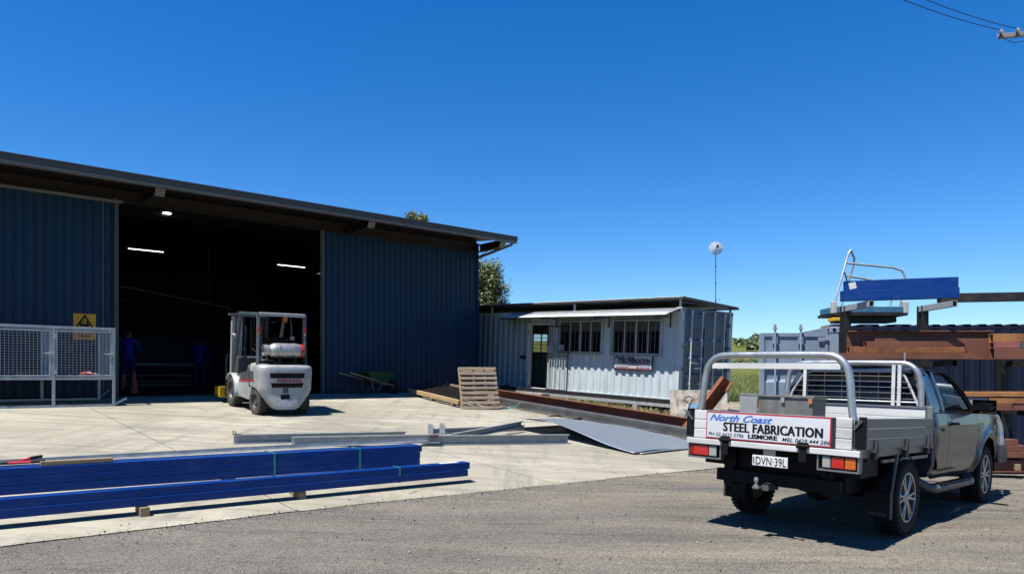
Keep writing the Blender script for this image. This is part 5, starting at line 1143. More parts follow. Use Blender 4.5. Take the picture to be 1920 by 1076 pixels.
lying('galvanised_purlin', 'farthest galvanised purlin of the group, partly in shadow', 'steel purlin', (-1.5,14.1), (.25,15.35), CH(.07,.10), 'galv', .01)
q = thing('tape_wrap', 'purple tape wrapped round the end of a galvanised purlin', 'tape', loc=(-1.33,12.72,ground(-1.33,12.72)+.075)); mb = MB(); mb.prof([(-.042,.06),(.042,.06),(.042,.125),(-.042,.125)], (-.05,-.02,0), (.05,.02,.0)); mb.build('tape_body', 'tape_purple', q, bevel=.01)
for (x, y, h, lb) in ((-1.55,14.05,.20,'left and shorter upright galvanised cleat among the purlins'),(-1.30,13.75,.27,'right and taller upright galvanised cleat among the purlins')):
    q = thing('galvanised_cleat', lb, 'cleat', loc=(x,y,ground(x,y))); mb = MB(); mb.box(-.045,.045,-.006,.006,0,h); mb.box(.045,.055,-.006,.10,0,h*.8); mb.build('cleat_plate', 'galv', q)
    mb = MB()
    for z in (.3,.7): mb.cyl((0,-.0065,h*z),(0,-.008,h*z),.009,8)
    mb.build('bolt_hole', 'ink_black', q)
for k, (x, y) in enumerate(((-4.40,11.83),(-4.36,11.80))):
    pass
q = thing('bent_bracket', 'small black bent bracket clamped on the left purlin end', 'bracket', loc=(-4.40,11.86,ground(-4.4,11.86)+.155)); mb = MB(); mb.bar((-.04,0,0),(-.07,-.02,.06),.02,.01); mb.bar((.0,0,0),(-.03,-.02,.065),.02,.01); mb.bar((-.08,0,.004),(.06,.03,.004),.02,.008); mb.build('bracket_body', 'steel_black', q)
# long beams laid up the slope (along v)
def ubeam(name, label, u, v0, v1, prof, mat, dz, cat='steel beam'):
    P, Q = XY(u,v0), XY(u,v1); return lying(name, label, cat, P, Q, prof, mat, dz)
ubeam('flat_steel_section', 'long wide dark grey steel section running from the pallet down to the ute', 13.12, 16.6, 8.6, [(-.15,0),(.15,0),(.15,.10),(-.15,.10)], 'steel_grey', .09)
ubeam('steel_angle_length', 'long grey angle on the near side of the wide steel section', 12.84, 16.4, 8.9, [(-.05,0),(.05,0),(.05,.008),(-.042,.008),(-.042,.05),(-.05,.05)], 'steel_grey', .05)
ubeam('red_oxide_beam', 'long rust brown primed channel beam with a stiffener, beyond the grey section', 13.95, 17.3, 8.75, [(-.05,0),(.10,0),(.10,.012),(-.038,.012),(-.038,.238),(.10,.238),(.10,.25),(-.05,.25)][::1], 'red_oxide', .06)
ubeam('red_oxide_beam', 'second rust brown beam lying flat against the grey section', 13.55, 15.5, 8.7, [(-.14,0),(.10,0),(.10,.06),(-.14,.06)], 'red_oxide', .055)
for v_, lb in ((10.2,'timber packer under the lower end of the long steel sections'),(13.0,'timber packer under the middle of the long steel sections')):
    q = thing('timber_packer', lb, 'timber block', mw=Matrix.Translation(W(13.3,v_,0)) @ UVROT); mb = MB(); mb.box(-.75,.62,-.05,.05,-.01,.047); mb.build('block_body', 'timber_grey', q, bevel=.004)
# long channel on a post in front of the office
q = thing('raised_channel', 'long galvanised channel, shaded recess painted dark, carried on a post before the office', 'channel', mw=Matrix.Translation(W(15.72,11.25,.30)) @ UVROT @ Matrix.Rotation(R(2.6),4,'X'))
mb = MB(); mb.box(-.04,.04,0,7.3,.0,.085); mb.build('lower_flange', 'galv', q); mb = MB(); mb.box(-.025,.03,0,7.3,.0855,.20); mb.build('recess_shade', 'steel_black', q)  # black strip stands in for shade in the galvanised channel's recess
p = MB(); p.box(-.05,.05,1.55,1.67,-.55,-.002); p.build('post', 'galv', q, bevel=.004)
p = MB(); p.box(-.06,.06,6.9,7.05,-.10,.25); p.build('end_block', 'steel_dark', q)
# warped sheets of patterned galvanised mesh
mt, n_, b_, L = nodes('grating'); b_.inputs['Metallic'].default_value = .6; b_.inputs['Roughness'].default_value = .45
vv = mapped(n_, (1,1,1), -A); br = n_.nodes.new('ShaderNodeTexBrick'); br.inputs['Scale'].default_value = 1; br.inputs['Brick Width'].default_value = .06; br.inputs['Row Height'].default_value = .026; br.inputs['Mortar Size'].default_value = .004
br.inputs['Color1'].default_value = (.14,.175,.205,1); br.inputs['Color2'].default_value = (.16,.195,.225,1); br.inputs['Mortar'].default_value = (.42,.46,.50,1); L(vv, br.inputs['Vector']); L(br.outputs['Color'], b_.inputs['Base Color']); L(bumpn(n_, br.outputs['Fac'], .8, .01), b_.inputs['Normal'])
def warped(name, label, u0, u1, v0, v1, bump, base, seed):
    def f(a, c):
        u, v = u0+(u1-u0)*a, v0+(v1-v0)*c; p = W(u, v); return (p.x, p.y, p.z+base+bump(a, c))
    o = thing(name, label, 'metal sheet', loc=(0,0,0)); mb = MB(); mb.grid(f, 36, 36); mb.build('sheet_body', 'grating', o, solid=.006, smooth=60)
    return o
warped('patterned_sheet', 'upper warped galvanised mesh sheet curling off the concrete beside the ute', 10.15, 12.45, 8.35, 11.75, lambda a, c: .26*math.sin(min(1,c*1.15)*pi*.62)**2*(1-.55*a)*(.55+.45*(1-a)) + .02*math.sin(a*7+c*3), .03, 1)
warped('patterned_sheet', 'lower flat galvanised mesh sheet under the warped one', 10.3, 12.5, 8.28, 11.3, lambda a, c: .012*math.sin(a*5+c*8)+.012, .006, 2)
q = thing('dark_offcut', 'short dark steel offcut lying between the mesh sheets and the beams', 'steel offcut', mw=Matrix.Translation(W(12.3,11.9,.002)) @ UVROT @ Matrix.Rotation(.5,4,'Z')); mb = MB(); rhs(mb,(-.55,0,.05),(.55,0,.05),.10,.10); mb.build('offcut_body', 'steel_dark', q)
# leaning pallet
pm = axes(W(11.37,14.85,0), (.93*1,.365,0), (0,0,1), (0,0,0))
d = (Vector((-.38,18.99))-Vector((-1.24,18.68))).normalized(); back = V(-d.y,d.x,0); lean = R(17)
ax = V(d.x,d.y,0); az = V(0,0,cos(lean))+back*sin(lean); ay = ax.cross(az)*-1
PM = axes(W(11.35,14.86,.0)+V(0,0,.0), ax, ay if ay.dot(back) > 0 else -ay, az)
pal = thing('timber_pallet', 'weathered timber pallet leaning upright against the stacked steel', 'pallet', mw=PM)
PW, PH = 1.0, 1.12; rnd = random.Random(8); nb = 9
for k in range(nb):
    mb = MB(); z0 = .0+k*(PH-.08)/(nb-1); s = rnd.uniform(-.008,.008); q0 = rnd.uniform(-.004,.004); mb.box(0+s,PW+s,0,.02,z0+q0,z0+.078+rnd.uniform(-.006,.006)); mb.build('slat', 'timber_grey', pal, bevel=.003)
for x in (0.0,.36,.66,PW-.045):
    mb = MB(); mb.box(x,x+.042,.0205,.11,.0,PH); mb.build('stringer', 'timber_pale' if x == 0 else 'timber_grey', pal, bevel=.003)
for k in range(3):
    mb = MB(); z0 = .0+k*.515; mb.box(0,PW,.1105,.13,z0,z0+.09); mb.build('slat', 'timber_grey', pal, bevel=.003)
# stacked dark sections on pale timber beside the pallet
sk = thing('pale_timber_beam', 'pale sawn timber beam edging the stacked dark steel near the shed', 'timber', mw=Matrix.Translation(W(12.05,18.35,0)) @ Matrix.Rotation(math.atan2(*reversed(list((Vector(XY(11.42,15.0))-Vector(XY(12.05,18.35)))))),4,'Z') @ Matrix.Rotation(math.atan2(g(18.35)-g(15.0),3.4),4,'Y'))
mb = MB(); mb.box(0,3.3,-.04,.05,.085,.20); mb.build('beam_body', 'timber_pale', sk, bevel=.005)
for x in (.25,1.6,2.9): mb = MB(); mb.box(x,x+.1,-.05,.06,.0,.084); mb.build('packer', 'timber_grey', sk, bevel=.004)
skm = sk.matrix_world.copy() if False else None
bpy.context.view_layer.update(); SKM = sk.matrix_world.copy()
for k, (y, z, lb) in enumerate(((.20,.14,'dark steel channel nearest the pale timber beam'),(.42,.17,'second dark steel channel behind the pale timber beam'),(.66,.20,'third dark steel channel behind the pale timber beam'),(.92,.23,'farthest dark steel channel of the stack behind the pale timber beam'))):
    q = thing('dark_steel_channel', lb, 'channel', mw=SKM @ Matrix.Translation((0,y,0)), group=None)
    mb = MB(); mb.prof([(-.07,0),(.07,0),(.07,.10),(.06,.10),(.06,.01),(-.06,.01),(-.06,.10),(-.07,.10)], (.1+.12*k,0,z), (3.0,0,z)); mb.build('channel_body', 'steel_dark', q)
    mb = MB(); mb.prof([(-.09,0),(.09,0),(.09,.014),(-.076,.014),(-.076,.13),(-.09,.13)], (.1+.12*k,-.01,z+.101), (.16+.12*k,-.01,z+.101)); mb.build('end_cleat', 'steel_black', q)
q = thing('weathered_board', 'weathered grey brown board on edge at the back of the dark steel stack', 'timber', mw=SKM @ Matrix.Translation((0,1.15,0))); mb = MB(); mb.box(.3,3.1,-.025,.025,.14,.36); mb.box(.5,.6,-.05,.05,-.02,.139); mb.box(2.8,2.9,-.05,.05,-.02,.139); mb.build('board_body', 'timber_grey', q, bevel=.005)
q = thing('green_strap', 'loose green strapping tail sticking up beside the pallet', 'strap', loc=W(12.72,14.4,.06)); mb = MB(); mb.pipe([(-.30,-.05,-.04),(-.05,0,.0),(.05,.03,.05),(.16,.05,.15)], .014, 6); mb.build('strap_body', 'strap_green', q)
# wheelbarrow against the shed
wbm = Matrix.Translation(W(11.15,18.75,0)) @ UVROT @ Matrix.Rotation(R(6),4,'Z')
wb = thing('wheelbarrow', 'green wheelbarrow standing in the shade against the shed wall', 'wheelbarrow', mw=wbm)
mb = MB(); tp = [(-.42,-.30,.66),(.50,-.34,.60),(.50,.34,.60),(-.42,.30,.66)]; bt = [(-.20,-.18,.40),(.28,-.18,.34),(.28,.18,.34),(-.20,.18,.40)]
mb.add(tp+bt, [(0,1,5,4),(1,2,6,5),(2,3,7,6),(3,0,4,7),(4,5,6,7)]); mb.build('tub', 'barrow_green', wb, solid=.012)
for s in (1,-1):
    mb = MB(); mb.pipe([(-1.05,s*.27,.62),(-.3,s*.24,.44),(.62,s*.10,.24)], .024, 8); mb.build('handle', 'timber_grey', wb, smooth=40)
    mb = MB(); mb.pipe([(-.30,s*.24,.42),(-.22,s*.27,.02),(-.12,s*.27,.02),(.10,s*.20,.36)], .014, 6); mb.build('leg', 'trim_grey', wb)
tyre(wb, (.66,0,.19), .19, .09, .09, 'rubber', None, name='wheel')
# ------------------------------------------------------------------ galvanised mesh cages
cgm = Matrix.Translation(W(4.03,17.40,0)+V(0,0,0)) @ UVROT
cage = thing('mesh_cage', 'galvanised steel cage rack with mesh doors on legs before the shed wall', 'cage', mw=cgm)
Wd, Dp, ZT_, ZB = 1.10, 1.30, 1.62, .58
def gl(y): return g(17.40+y)-g(17.40)
def post(x, y): mb = MB(); mb.box(x-.028,x+.028,y-.028,y+.028,gl(y)+.03,ZT_-.03); mb.build('post', 'galv', cage, bevel=.003)
for k in range(4):
    for y in (0, Dp): post(-.03-k*Wd, y)
def rail(p0, p1, w=.05): mb = MB(); mb.bar(p0, p1, w, w); mb.build('rail', 'galv', cage, bevel=.003)
for y in (0, Dp):
    rail((.0,y,ZT_),(-.06-3*Wd,y,ZT_),.056); rail((-.0605,y,ZB),(-3*Wd,y,ZB)); rail((.0,y,gl(y)+.02),(-.06-3*Wd,y,gl(y)+.02),.05)
for k in range(4):
    x = -.03-k*Wd; rail((x,.03,ZT_-.001),(x,Dp-.03,ZT_-.001)); rail((x,.03,ZB-.001),(x,Dp-.03,ZB-.001))
for y, yy in ((0,-.45),(Dp,.5)):
    mb = MB(); mb.bar((-.03,y,gl(y)+.03),(.22,y+.0,gl(y)+.16),.04,.04) if y == 0 else mb.bar((-.03,y,gl(y)+.03),(.25,y+.3,gl(y)+.22),.035,.035); mb.build('brace_foot', 'galv', cage)
def mesh_panel(name, o, ax_, az_, w, h, parent, nx, nz):
    mb = MB(); o = Vector(o); ax_ = Vector(ax_); az_ = Vector(az_)
    for i in range(nx+1): p = o+ax_*(w*i/nx); mb.cyl(p, p+az_*h, .003, 5, cap=False)
    for j in range(nz+1): p = o+az_*(h*j/nz); mb.cyl(p, p+ax_*w, .003, 5, cap=False)
    return mb.build(name, 'galv_wire', parent)
for k in range(3):
    x1 = -.065-k*Wd; x0 = -.03-(k+1)*Wd+.035; w = x1-x0; z0 = ZB+.04; h = ZT_-.045-z0
    mb = MB(); t = .036
    mb.box(x0,x1,-.02,.02,z0,z0+t); mb.box(x0,x1,-.02,.02,z0+h-t,z0+h); mb.box(x0,x0+t,-.02,.02,z0+t,z0+h-t); mb.box(x1-t,x1,-.02,.02,z0+t,z0+h-t)
    dr = mb.build('mesh_door', 'galv', cage, bevel=.003)
    mesh_panel('door_mesh', (x0+t,.0,z0+t), (1,0,0), (0,0,1), w-2*t, h-2*t, dr, 14, 17)
    for z in (z0+.10,z0+h-.14): mb = MB(); mb.box(x0-.035,x0+.02,-.045,-.021,z-.045,z+.045); mb.cyl((x0-.012,-.05,z-.05),(x0-.012,-.05,z+.05),.010,8); mb.build('hinge', 'alloy_bright', dr, bevel=.004)
    mb = MB(); zc = z0+h*.5; mb.box(x1-.10,x1+.055,-.045,-.021,zc-.02,zc+.02); mb.cyl((x1-.16,-.045,zc),(x1+.04,-.045,zc),.009,8); mb.build('latch', 'alloy_bright', dr, bevel=.004)
    mesh_panel('side_mesh', (-.03-k*Wd,.03,z0), (0,1,0), (0,0,1), Dp-.06, h, cage, 17, 17)
    mb = MB(); mb.box(x0-.02,x1+.02,.03,Dp-.03,ZB+.03,ZB+.036); mb.build('shelf_sheet', 'galv', cage)
gv = thing('work_gloves', 'crumpled red and white gloves lying in the right hand cage', 'gloves', mw=cgm @ Matrix.Translation((-.52,.10,ZB+.075)))
rnd = random.Random(4)
for k, mm in enumerate(('red_paint','white_paint')):
    mb = MB(); mb.grid(lambda a, c: (-.10+.17*a+.05*k+.03*noise.noise((a*3,c*3,k)), -.03+.13*c+.04*k, .022+.03*math.sin(a*pi)*math.sin(c*pi)*(1+.8*noise.noise((a*5,c*5,k+3)))), 12, 8); mb.build('glove', mm, gv, solid=.03, smooth=60)
    for f_ in range(4): mb = MB(); mb.pipe([(.06+.05*k,-.02+.03*f_+.04*k,.025),(.11+.05*k+.01*f_,-.03+.035*f_+.04*k,.03),(.15+.05*k,-.03+.035*f_+.04*k,.012)], .011, 7); mb.build('finger', mm, gv, smooth=60)
# ------------------------------------------------------------------ warning sign on the sliding door
def onwall(px, py, yl):                                   # point of the shed wall plane under an image point
    dx = (px-960)/1390; t = (19.2+yl)/( -dx*SA+CA); return SHM.inverted() @ Vector((dx*t, t, CAM_Z-(py-705)/1390*t))
a = onwall(137.5,587,-.2); b_ = onwall(180,637,-.2)
sw, sh = b_.x-a.x, a.z-b_.z
ws = thing('warning_sign', 'yellow warning sign with a black triangle behind the mesh cage', 'sign', mw=SHM @ Matrix.Translation((a.x,-.185,b_.z)))
mb = MB(); mb.box(0,sw,-.006,.006,0,sh); sp = mb.build('sign_plate', 'sign_yellow', ws, bevel=.003)
mb = MB(); cx = sw*.5; tz = sh*.92; bz = sh*.42; hw_ = sw*.40
T = [V(cx,0,tz),V(cx-hw_,0,bz),V(cx+hw_,0,bz)]
for i in range(3): p, q = T[i], T[(i+1)%3]; dd = (q-p).normalized()*.018; mb.bar(p-dd+V(0,-.0075,0), q+dd+V(0,-.0075-.0004*i,0), .002, .036, up=dd.cross(V(0,1,0)))
mb.build('triangle', 'ink_black', sp)
mb = MB(); z = bz+.05; mb.box(cx-.20*sw/.5*.5,cx+.20*sw/.5*.5,-.0085,-.0065,z,z+.05); mb.box(cx-.13,cx-.06,-.0085,-.0065,z+.0501,z+.09); mb.box(cx-.03,cx-.018,-.0085,-.0065,z+.0501,z+.17); mb.box(cx+.03,cx+.06,-.0085,-.0065,z+.0501,z+.12); mb.box(cx+.075,cx+.09,-.0085,-.0065,z+.0501,z+.10); mb.build('pictogram', 'ink_black', sp)
mb = MB(); rnd = random.Random(1)
for z, hgt, xa, xb in ((sh*.255,.06,.10,.90),(sh*.10,.05,.27,.75)):
    x = sw*xa
    while x < sw*xb: l = rnd.uniform(.02,.035); mb.box(x,min(x+l,sw*xb),-.0085,-.0065,z,z+hgt*rnd.uniform(.8,1)); x += l+.010
mb.build('print', 'ink_black', sp)
# ------------------------------------------------------------------ inside the doorway: people, cone, benches
def person(label, loc, face, pose):
    o = thing('person', label, 'person', loc, face); H_ = 1.76
    J = dict(pel=(0,0,.95), bel=(0,.0,1.10), che=(.01,0,1.32), neck=(.0,0,1.50), head=(.03,0,1.60), crown=(.03,0,1.68))
    vs = []; es = []; rs = []; idx = {}
    def add(n, p, r, par=None):
        idx[n] = len(vs); vs.append(p); rs.append(r)
        if par: es.append((idx[par], idx[n]))
    add('pel',J['pel'],(.15,.125)); add('bel',J['bel'],(.155,.12),'pel'); add('che',J['che'],(.175,.125),'bel'); add('up',(0,0,1.44),(.13,.09),'che'); add('neck',J['neck'],(.058,.06),'up')
    add('head',(.02,0,1.585),(.078,.09),'neck'); add('crown',(.015,0,1.70),(.078,.088),'head')
    for s, sd in ((1,'l'),(-1,'r')):
        add('hip'+sd,(0,s*.10,.90),(.10,.10),'pel'); add('kn'+sd,(.03+pose.get('kn'+sd,0),s*.12,.50),(.065,.065),'hip'+sd); add('an'+sd,(-.02+pose.get('an'+sd,0),s*.13,.09),(.045,.048),'kn'+sd); add('toe'+sd,(.14+pose.get('an'+sd,0),s*.15,.045),(.04,.035),'an'+sd)
        add('sh'+sd,(0,s*.185,1.42),(.07,.065),'up'); el = pose['el'+sd]; ha = pose['ha'+sd]
        add('el'+sd,el,(.046,.046),'sh'+sd); add('wr'+sd,ha,(.032,.034),'el'+sd); dv = (Vector(ha)-Vector(el)).normalized(); add('pa'+sd,tuple(Vector(ha)+dv*.07),(.036,.02),'wr'+sd)
        for f_ in range(4):
            sp_ = V(0,0,1).cross(dv); sp_ = sp_.normalized() if sp_.length > .1 else V(0,1,0)
            p = Vector(ha)+dv*.12+sp_*(f_-1.5)*.022-V(0,0,.012); add('f%d%s'%(f_,sd),tuple(p),(.009,.009),'pa'+sd); add('g%d%s'%(f_,sd),tuple(p+dv*.035-V(0,0,.025)),(.008,.008),'f%d%s'%(f_,sd))
        p = Vector(ha)+dv*.06; sp_ = V(0,0,1).cross(dv); sp_ = sp_.normalized() if sp_.length > .1 else V(0,1,0); add('t'+sd,tuple(p-sp_*s*.055-V(0,0,.02)),(.010,.010),'pa'+sd)
    me = bpy.data.meshes.new('body'); me.from_pydata(vs, es, [])
    b = bpy.data.objects.new('body', me); C.objects.link(b); b.parent = o
    sk_ = b.modifiers.new('skin','SKIN'); sk_.use_smooth_shade = True
    lay = me.skin_vertices[0] if len(me.skin_vertices) else None
    if lay is None:
        bm = bmesh.new(); bm.from_mesh(me); bm.verts.layers.skin.verify(); bm.to_mesh(me); bm.free(); lay = me.skin_vertices[0]
    for i, r in enumerate(rs): lay.data[i].radius = r; lay.data[i].use_root = (i == 0)
    ss = b.modifiers.new('sub','SUBSURF'); ss.levels = 2; ss.render_levels = 2
    bpy.context.view_layer.update(); dg = bpy.context.evaluated_depsgraph_get(); m2 = bpy.data.meshes.new_from_object(b.evaluated_get(dg)); b.modifiers.clear(); b.data = m2; m2.name = 'body'
    m2.materials.clear()
    for mm in ('skin','cloth_blue','cloth_navy','hair','plastic_black'): m2.materials.append(MAT[mm])
    shorts = pose.get('shorts', 0)
    for p in m2.polygons:
        c = p.center; k = 0
        arm = abs(c.y) > .20 and c.z < 1.45 or (Vector((c.x,c.y)).length > .24 and c.z > .8)
        if c.z > 1.62 or (c.z > 1.56 and c.x < 0): k = 3
        elif c.z > 1.50: k = 0
        elif c.z > .96: k = 1
        elif c.z > (.52 if shorts else .10): k = 2
        elif c.z > .13: k = 0
        else: k = 4
        dw = min((c-Vector(pose['ha'+sd])).length for sd in 'lr')
        if dw < .17: k = 0
        p.material_index = k; p.use_smooth = True
    # face
    mb = MB(); mb.lathe([(.001,.03),(.012,.02),(.016,0)], (.10,0,1.60), (1,0,-.25), 8); mb.build('nose', 'skin', o, smooth=60)
    mb = MB()
    for s in (1,-1): mb.lathe([(.001,.006),(.009,.004),(.012,0)], (.097,s*.032,1.635), (1,0,0), 8)
    mb.build('eyes', 'ink_black', o)
    mb = MB(); mb.cb((.098,0,1.555),(.012,.05,.010)); mb.build('mouth', 'skin', o, bevel=.004)
    for s in (1,-1): mb = MB(); mb.lathe([(.001,.012),(.02,.008),(.028,0)], (.01,s*.082,1.605), (0,s,0), 10); mb.build('ear', 'skin', o, smooth=60)
    return o
def floor(px, Y): return ((px-960)/1390*Y, Y, SHZ+.015)
person('worker in bright blue shirt and navy trousers standing at the bench inside the doorway', floor(374,24.5), R(110), dict(ell=(.10,.30,1.18),hal=(.34,.24,1.12),elr=(.04,-.27,1.15),har=(.16,-.25,.95)))
person('worker in blue shirt and dark shorts standing just inside the left jamb', floor(240,19.9), R(100), dict(ell=(.02,.28,1.14),hal=(.20,.26,.98),elr=(.10,-.27,1.16),har=(.32,-.20,1.12),shorts=1))
q = thing('traffic_cone', 'orange traffic cone standing inside the left side of the doorway', 'cone', loc=floor(251,19.6))
mb = MB(); mb.lathe([(.125,.03),(.10,.10),(.03,.58),(.024,.60),(.001,.60)], (0,0,0), (0,0,1), 20); mb.build('cone_body', 'cone_orange', q, smooth=40); mb = MB(); mb.box(-.17,.17,-.17,.17,0,.03); mb.build('cone_base', 'plastic_black', q, bevel=.01)
bx = inside(305,653,26.5); bz = bx.z
q = thing('work_bench', 'long pale topped steel bench deep inside the shed', 'bench', mw=SHM @ Matrix.Translation((bx.x,bx.y,0)))
mb = MB(); mb.box(-1.5,1.5,-.35,.35,.86,.95); mb.build('bench_top', 'bench_steel', q)
for x in (-1.4,1.4):
    for y in (-.3,.3): mb = MB(); mb.box(x-.04,x+.04,y-.04,y+.04,0,.859); mb.build('leg', 'shed_dark', q)
for z in (.50,.28,.16): mb = MB(); mb.box(-1.35,1.0,-.40,-.355,z,z+.035); mb.build('stored_bar', 'bench_steel', q)
q = thing('steel_plate_stack', 'dark blue steel panels stood at the back behind the bench', 'steel panels', mw=SHM @ Matrix.Translation((bx.x+.5,bx.y+2.5,0)))
for k in range(3): mb = MB(); mb.box(-2+.3*k,2.2+.5*k,.1*k,.1*k+.02,.0,2.0-.2*k); mb.build('panel', 'shed_blue', q)
# ------------------------------------------------------------------ storage container and steel rack on the right
rgz = ground(7.5, 14.3)
RM = Matrix.Translation((6.12,14.25,rgz-.04)) @ Matrix.Rotation(R(-5),4,'Z')
rc = thing('storage_container', 'blue grey shipping container behind the steel rack with one door swung open', 'container', mw=RM)
LR, WR_, HR = 6.06, 2.44, 2.59
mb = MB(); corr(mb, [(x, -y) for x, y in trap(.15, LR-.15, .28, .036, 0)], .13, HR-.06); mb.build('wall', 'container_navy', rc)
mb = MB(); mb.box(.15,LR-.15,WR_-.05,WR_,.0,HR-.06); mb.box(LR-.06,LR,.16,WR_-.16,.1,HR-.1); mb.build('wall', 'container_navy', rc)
mb = MB(); mb.box(.15,LR-.15,0,.06,0,.13); mb.box(.15,LR-.15,.03,.09,HR-.06,HR-.01); mb.build('side_rail', 'container_navy', rc, bevel=.004)
mb = MB(); n = int((LR-.3)/.28)
pr_ = trap(.15, LR-.15, .28, .036, 0)
for (xa, ya), (xb, yb) in zip(pr_, pr_[1:]): mb.add([(xa,.04,HR-.005-ya),(xb,.04,HR-.005-yb),(xb,WR_-.04,HR-.005-yb),(xa,WR_-.04,HR-.005-ya)],[(0,1,2,3)])
mb.build('roof_panel', 'container_navy', rc, solid=.01)
for (x, y) in ((0,0),(0,WR_-.16),(LR-.16,0),(LR-.16,WR_-.16)):
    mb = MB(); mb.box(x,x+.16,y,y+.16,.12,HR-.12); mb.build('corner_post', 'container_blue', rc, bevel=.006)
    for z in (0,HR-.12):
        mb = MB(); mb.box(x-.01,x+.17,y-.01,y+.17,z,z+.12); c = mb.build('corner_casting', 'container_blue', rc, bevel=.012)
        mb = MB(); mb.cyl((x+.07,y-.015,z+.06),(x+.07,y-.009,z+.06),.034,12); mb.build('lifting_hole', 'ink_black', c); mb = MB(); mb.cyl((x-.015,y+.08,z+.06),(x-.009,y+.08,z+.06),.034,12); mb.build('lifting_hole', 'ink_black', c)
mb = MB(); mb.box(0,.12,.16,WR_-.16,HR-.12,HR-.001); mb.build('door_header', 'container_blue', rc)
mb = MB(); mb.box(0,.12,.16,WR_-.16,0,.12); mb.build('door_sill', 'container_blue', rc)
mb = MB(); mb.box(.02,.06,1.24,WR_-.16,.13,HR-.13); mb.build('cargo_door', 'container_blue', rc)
# open leaf, swung round in line with the side
def leaf():
    t = bpy.data.objects.new('open_cargo_door', None); C.objects.link(t); t.parent = rc; t.location = (-.03,.06,0); t.rotation_euler = (0,0,R(7))
    W_ = 1.30; prof = [(.14,0),(.72,0),(.78,.045),(1.10,.045),(1.16,0),(1.52,0),(1.58,.045),(1.74,.045),(1.80,0),(HR-.12,0)]
    mb = MB()
    for (za, da), (zb, db) in zip(prof, prof[1:]): mb.add([(-W_,da,za),(-.0,da,za),(-.0,db,zb),(-W_,db,zb)],[(0,1,2,3)])
    mb.box(-W_-.02,-W_+.05,-.03,.06,.13,HR-.13); mb.box(-.06,.0,-.02,.05,.13,HR-.13); mb.box(-W_+.05,-.06,-.022,.05,HR-.19,HR-.13)
    mb.build('leaf_panel', 'container_blue', t)
    for x in (-1.05,-.55):
        mb = MB(); mb.cyl((x,-.06,.06),(x,-.06,HR-.02),.018,10); mb.box(x-.03,x+.03,-.085,-.03,HR-.06,HR-.02); mb.box(x-.045,x+.045,-.06,-.02,HR-.33,HR-.20); mb.box(x-.045,x+.045,-.06,-.02,1.2,1.27); mb.box(x-.02,x+.02,-.075,-.03,HR-.02,HR+.04); mb.build('lock_rod', 'container_blue', t)
    for z in (.35,1.0,1.7,HR-.24):
        mb = MB(); mb.box(-.20,.06,-.045,-.022,z-.03,z+.03); mb.build('hinge', 'container_blue', t, bevel=.006)
    mb = MB(); mb.box(-.62,-.48,-.026,-.021,1.52,1.55); mb.build('label_plate', 'white_paint', t)
    mb = MB(); mb.box(-1.40,-1.325,-.03,.03,1.02,1.20); mb.build('door_catch', 'rust', t)
leaf()
# rack: posts, arms and loads
RKY = 12.75
rk = thing('steel_storage_rack', 'dark cantilever rack of posts and arms holding steel in front of the container', 'rack', loc=(0,0,0))
for x in (6.05,7.45,8.9,10.2):
    z0 = ground(x,RKY+.55)
    mb = MB(); mb.prof(IB(.13,.16), (x,RKY+.62,z0-.02), (x,RKY+.62,3.02 if x < 8.5 else 2.1), up=(0,1,0)); mb.build('post', 'steel_black', rk)
    for z in (3.03,2.03,1.18,.42) if x < 8.5 else (2.03,1.18,.42):
        mb = MB(); rhs(mb, (x,RKY-.28,z-.06), (x,RKY+.70 if z < 3 else RKY+.75,z-.06), .09,.10, .008); mb.build('arm', 'galv' if z > 2.9 else 'steel_dark', rk)
mb = MB()
for x in (6.05,7.45,8.9,10.2): mb.box(x-.07,x+.07,RKY-.5,RKY+.75,ground(x,RKY)-.02,ground(x,RKY)+.12)
mb.build('base_foot', 'steel_dark', rk)
def stock(name, label, cat, px0, px1, y, z, prof, mat, hollow=None, tilt=0, skew=0):
    x0, x1 = (px0-960)/1390*y, (px1-960)/1390*(y-skew)
    o = thing(name, label, cat, loc=(x0,y,z)); mb = MB(); q = (x1-x0,-skew,tilt)
    if hollow: rhs(mb,(0,0,hollow[1]/2),(q[0],q[1],q[2]+hollow[1]/2),*hollow)
    else: mb.prof(prof,(0,0,0),q)
    mb.build('section', mat, o, bevel=.004); return o
stock('blue_hollow_section','upper blue hollow section on the top of the rack with a white label','steel section',1582,1795,12.75,3.205,None,'blue_paint',(.16,.17,.008),0,.55)
stock('blue_hollow_section','lower blue hollow section on the top of the rack','steel section',1576,1797,12.72,3.032,None,'blue_paint',(.16,.17,.008),0,.55)
t = [o for o in bpy.data.objects if o.get('label','').startswith('upper blue')][0]
dl = V((1795-960)/1390*12.2-(1582-960)/1390*12.75,-.55,0).normalized(); nl = V(dl.y,-dl.x,0); o = MB().box(-.055,.055,-.055,.055,-.0015,.0015).build('paper_label','white_paint',t); o.matrix_local = axes(dl*.13+nl*.0825+V(0,0,.085), (dl*.97+V(0,0,.2)).normalized(), (V(0,0,.97)-dl*.2).normalized(), nl)
stock('dark_hollow_section','long dark hollow section on the top of the rack at the right edge','steel section',1760,2080,12.95,3.035,None,'steel_dark',(.14,.15,.008),.02,.3)
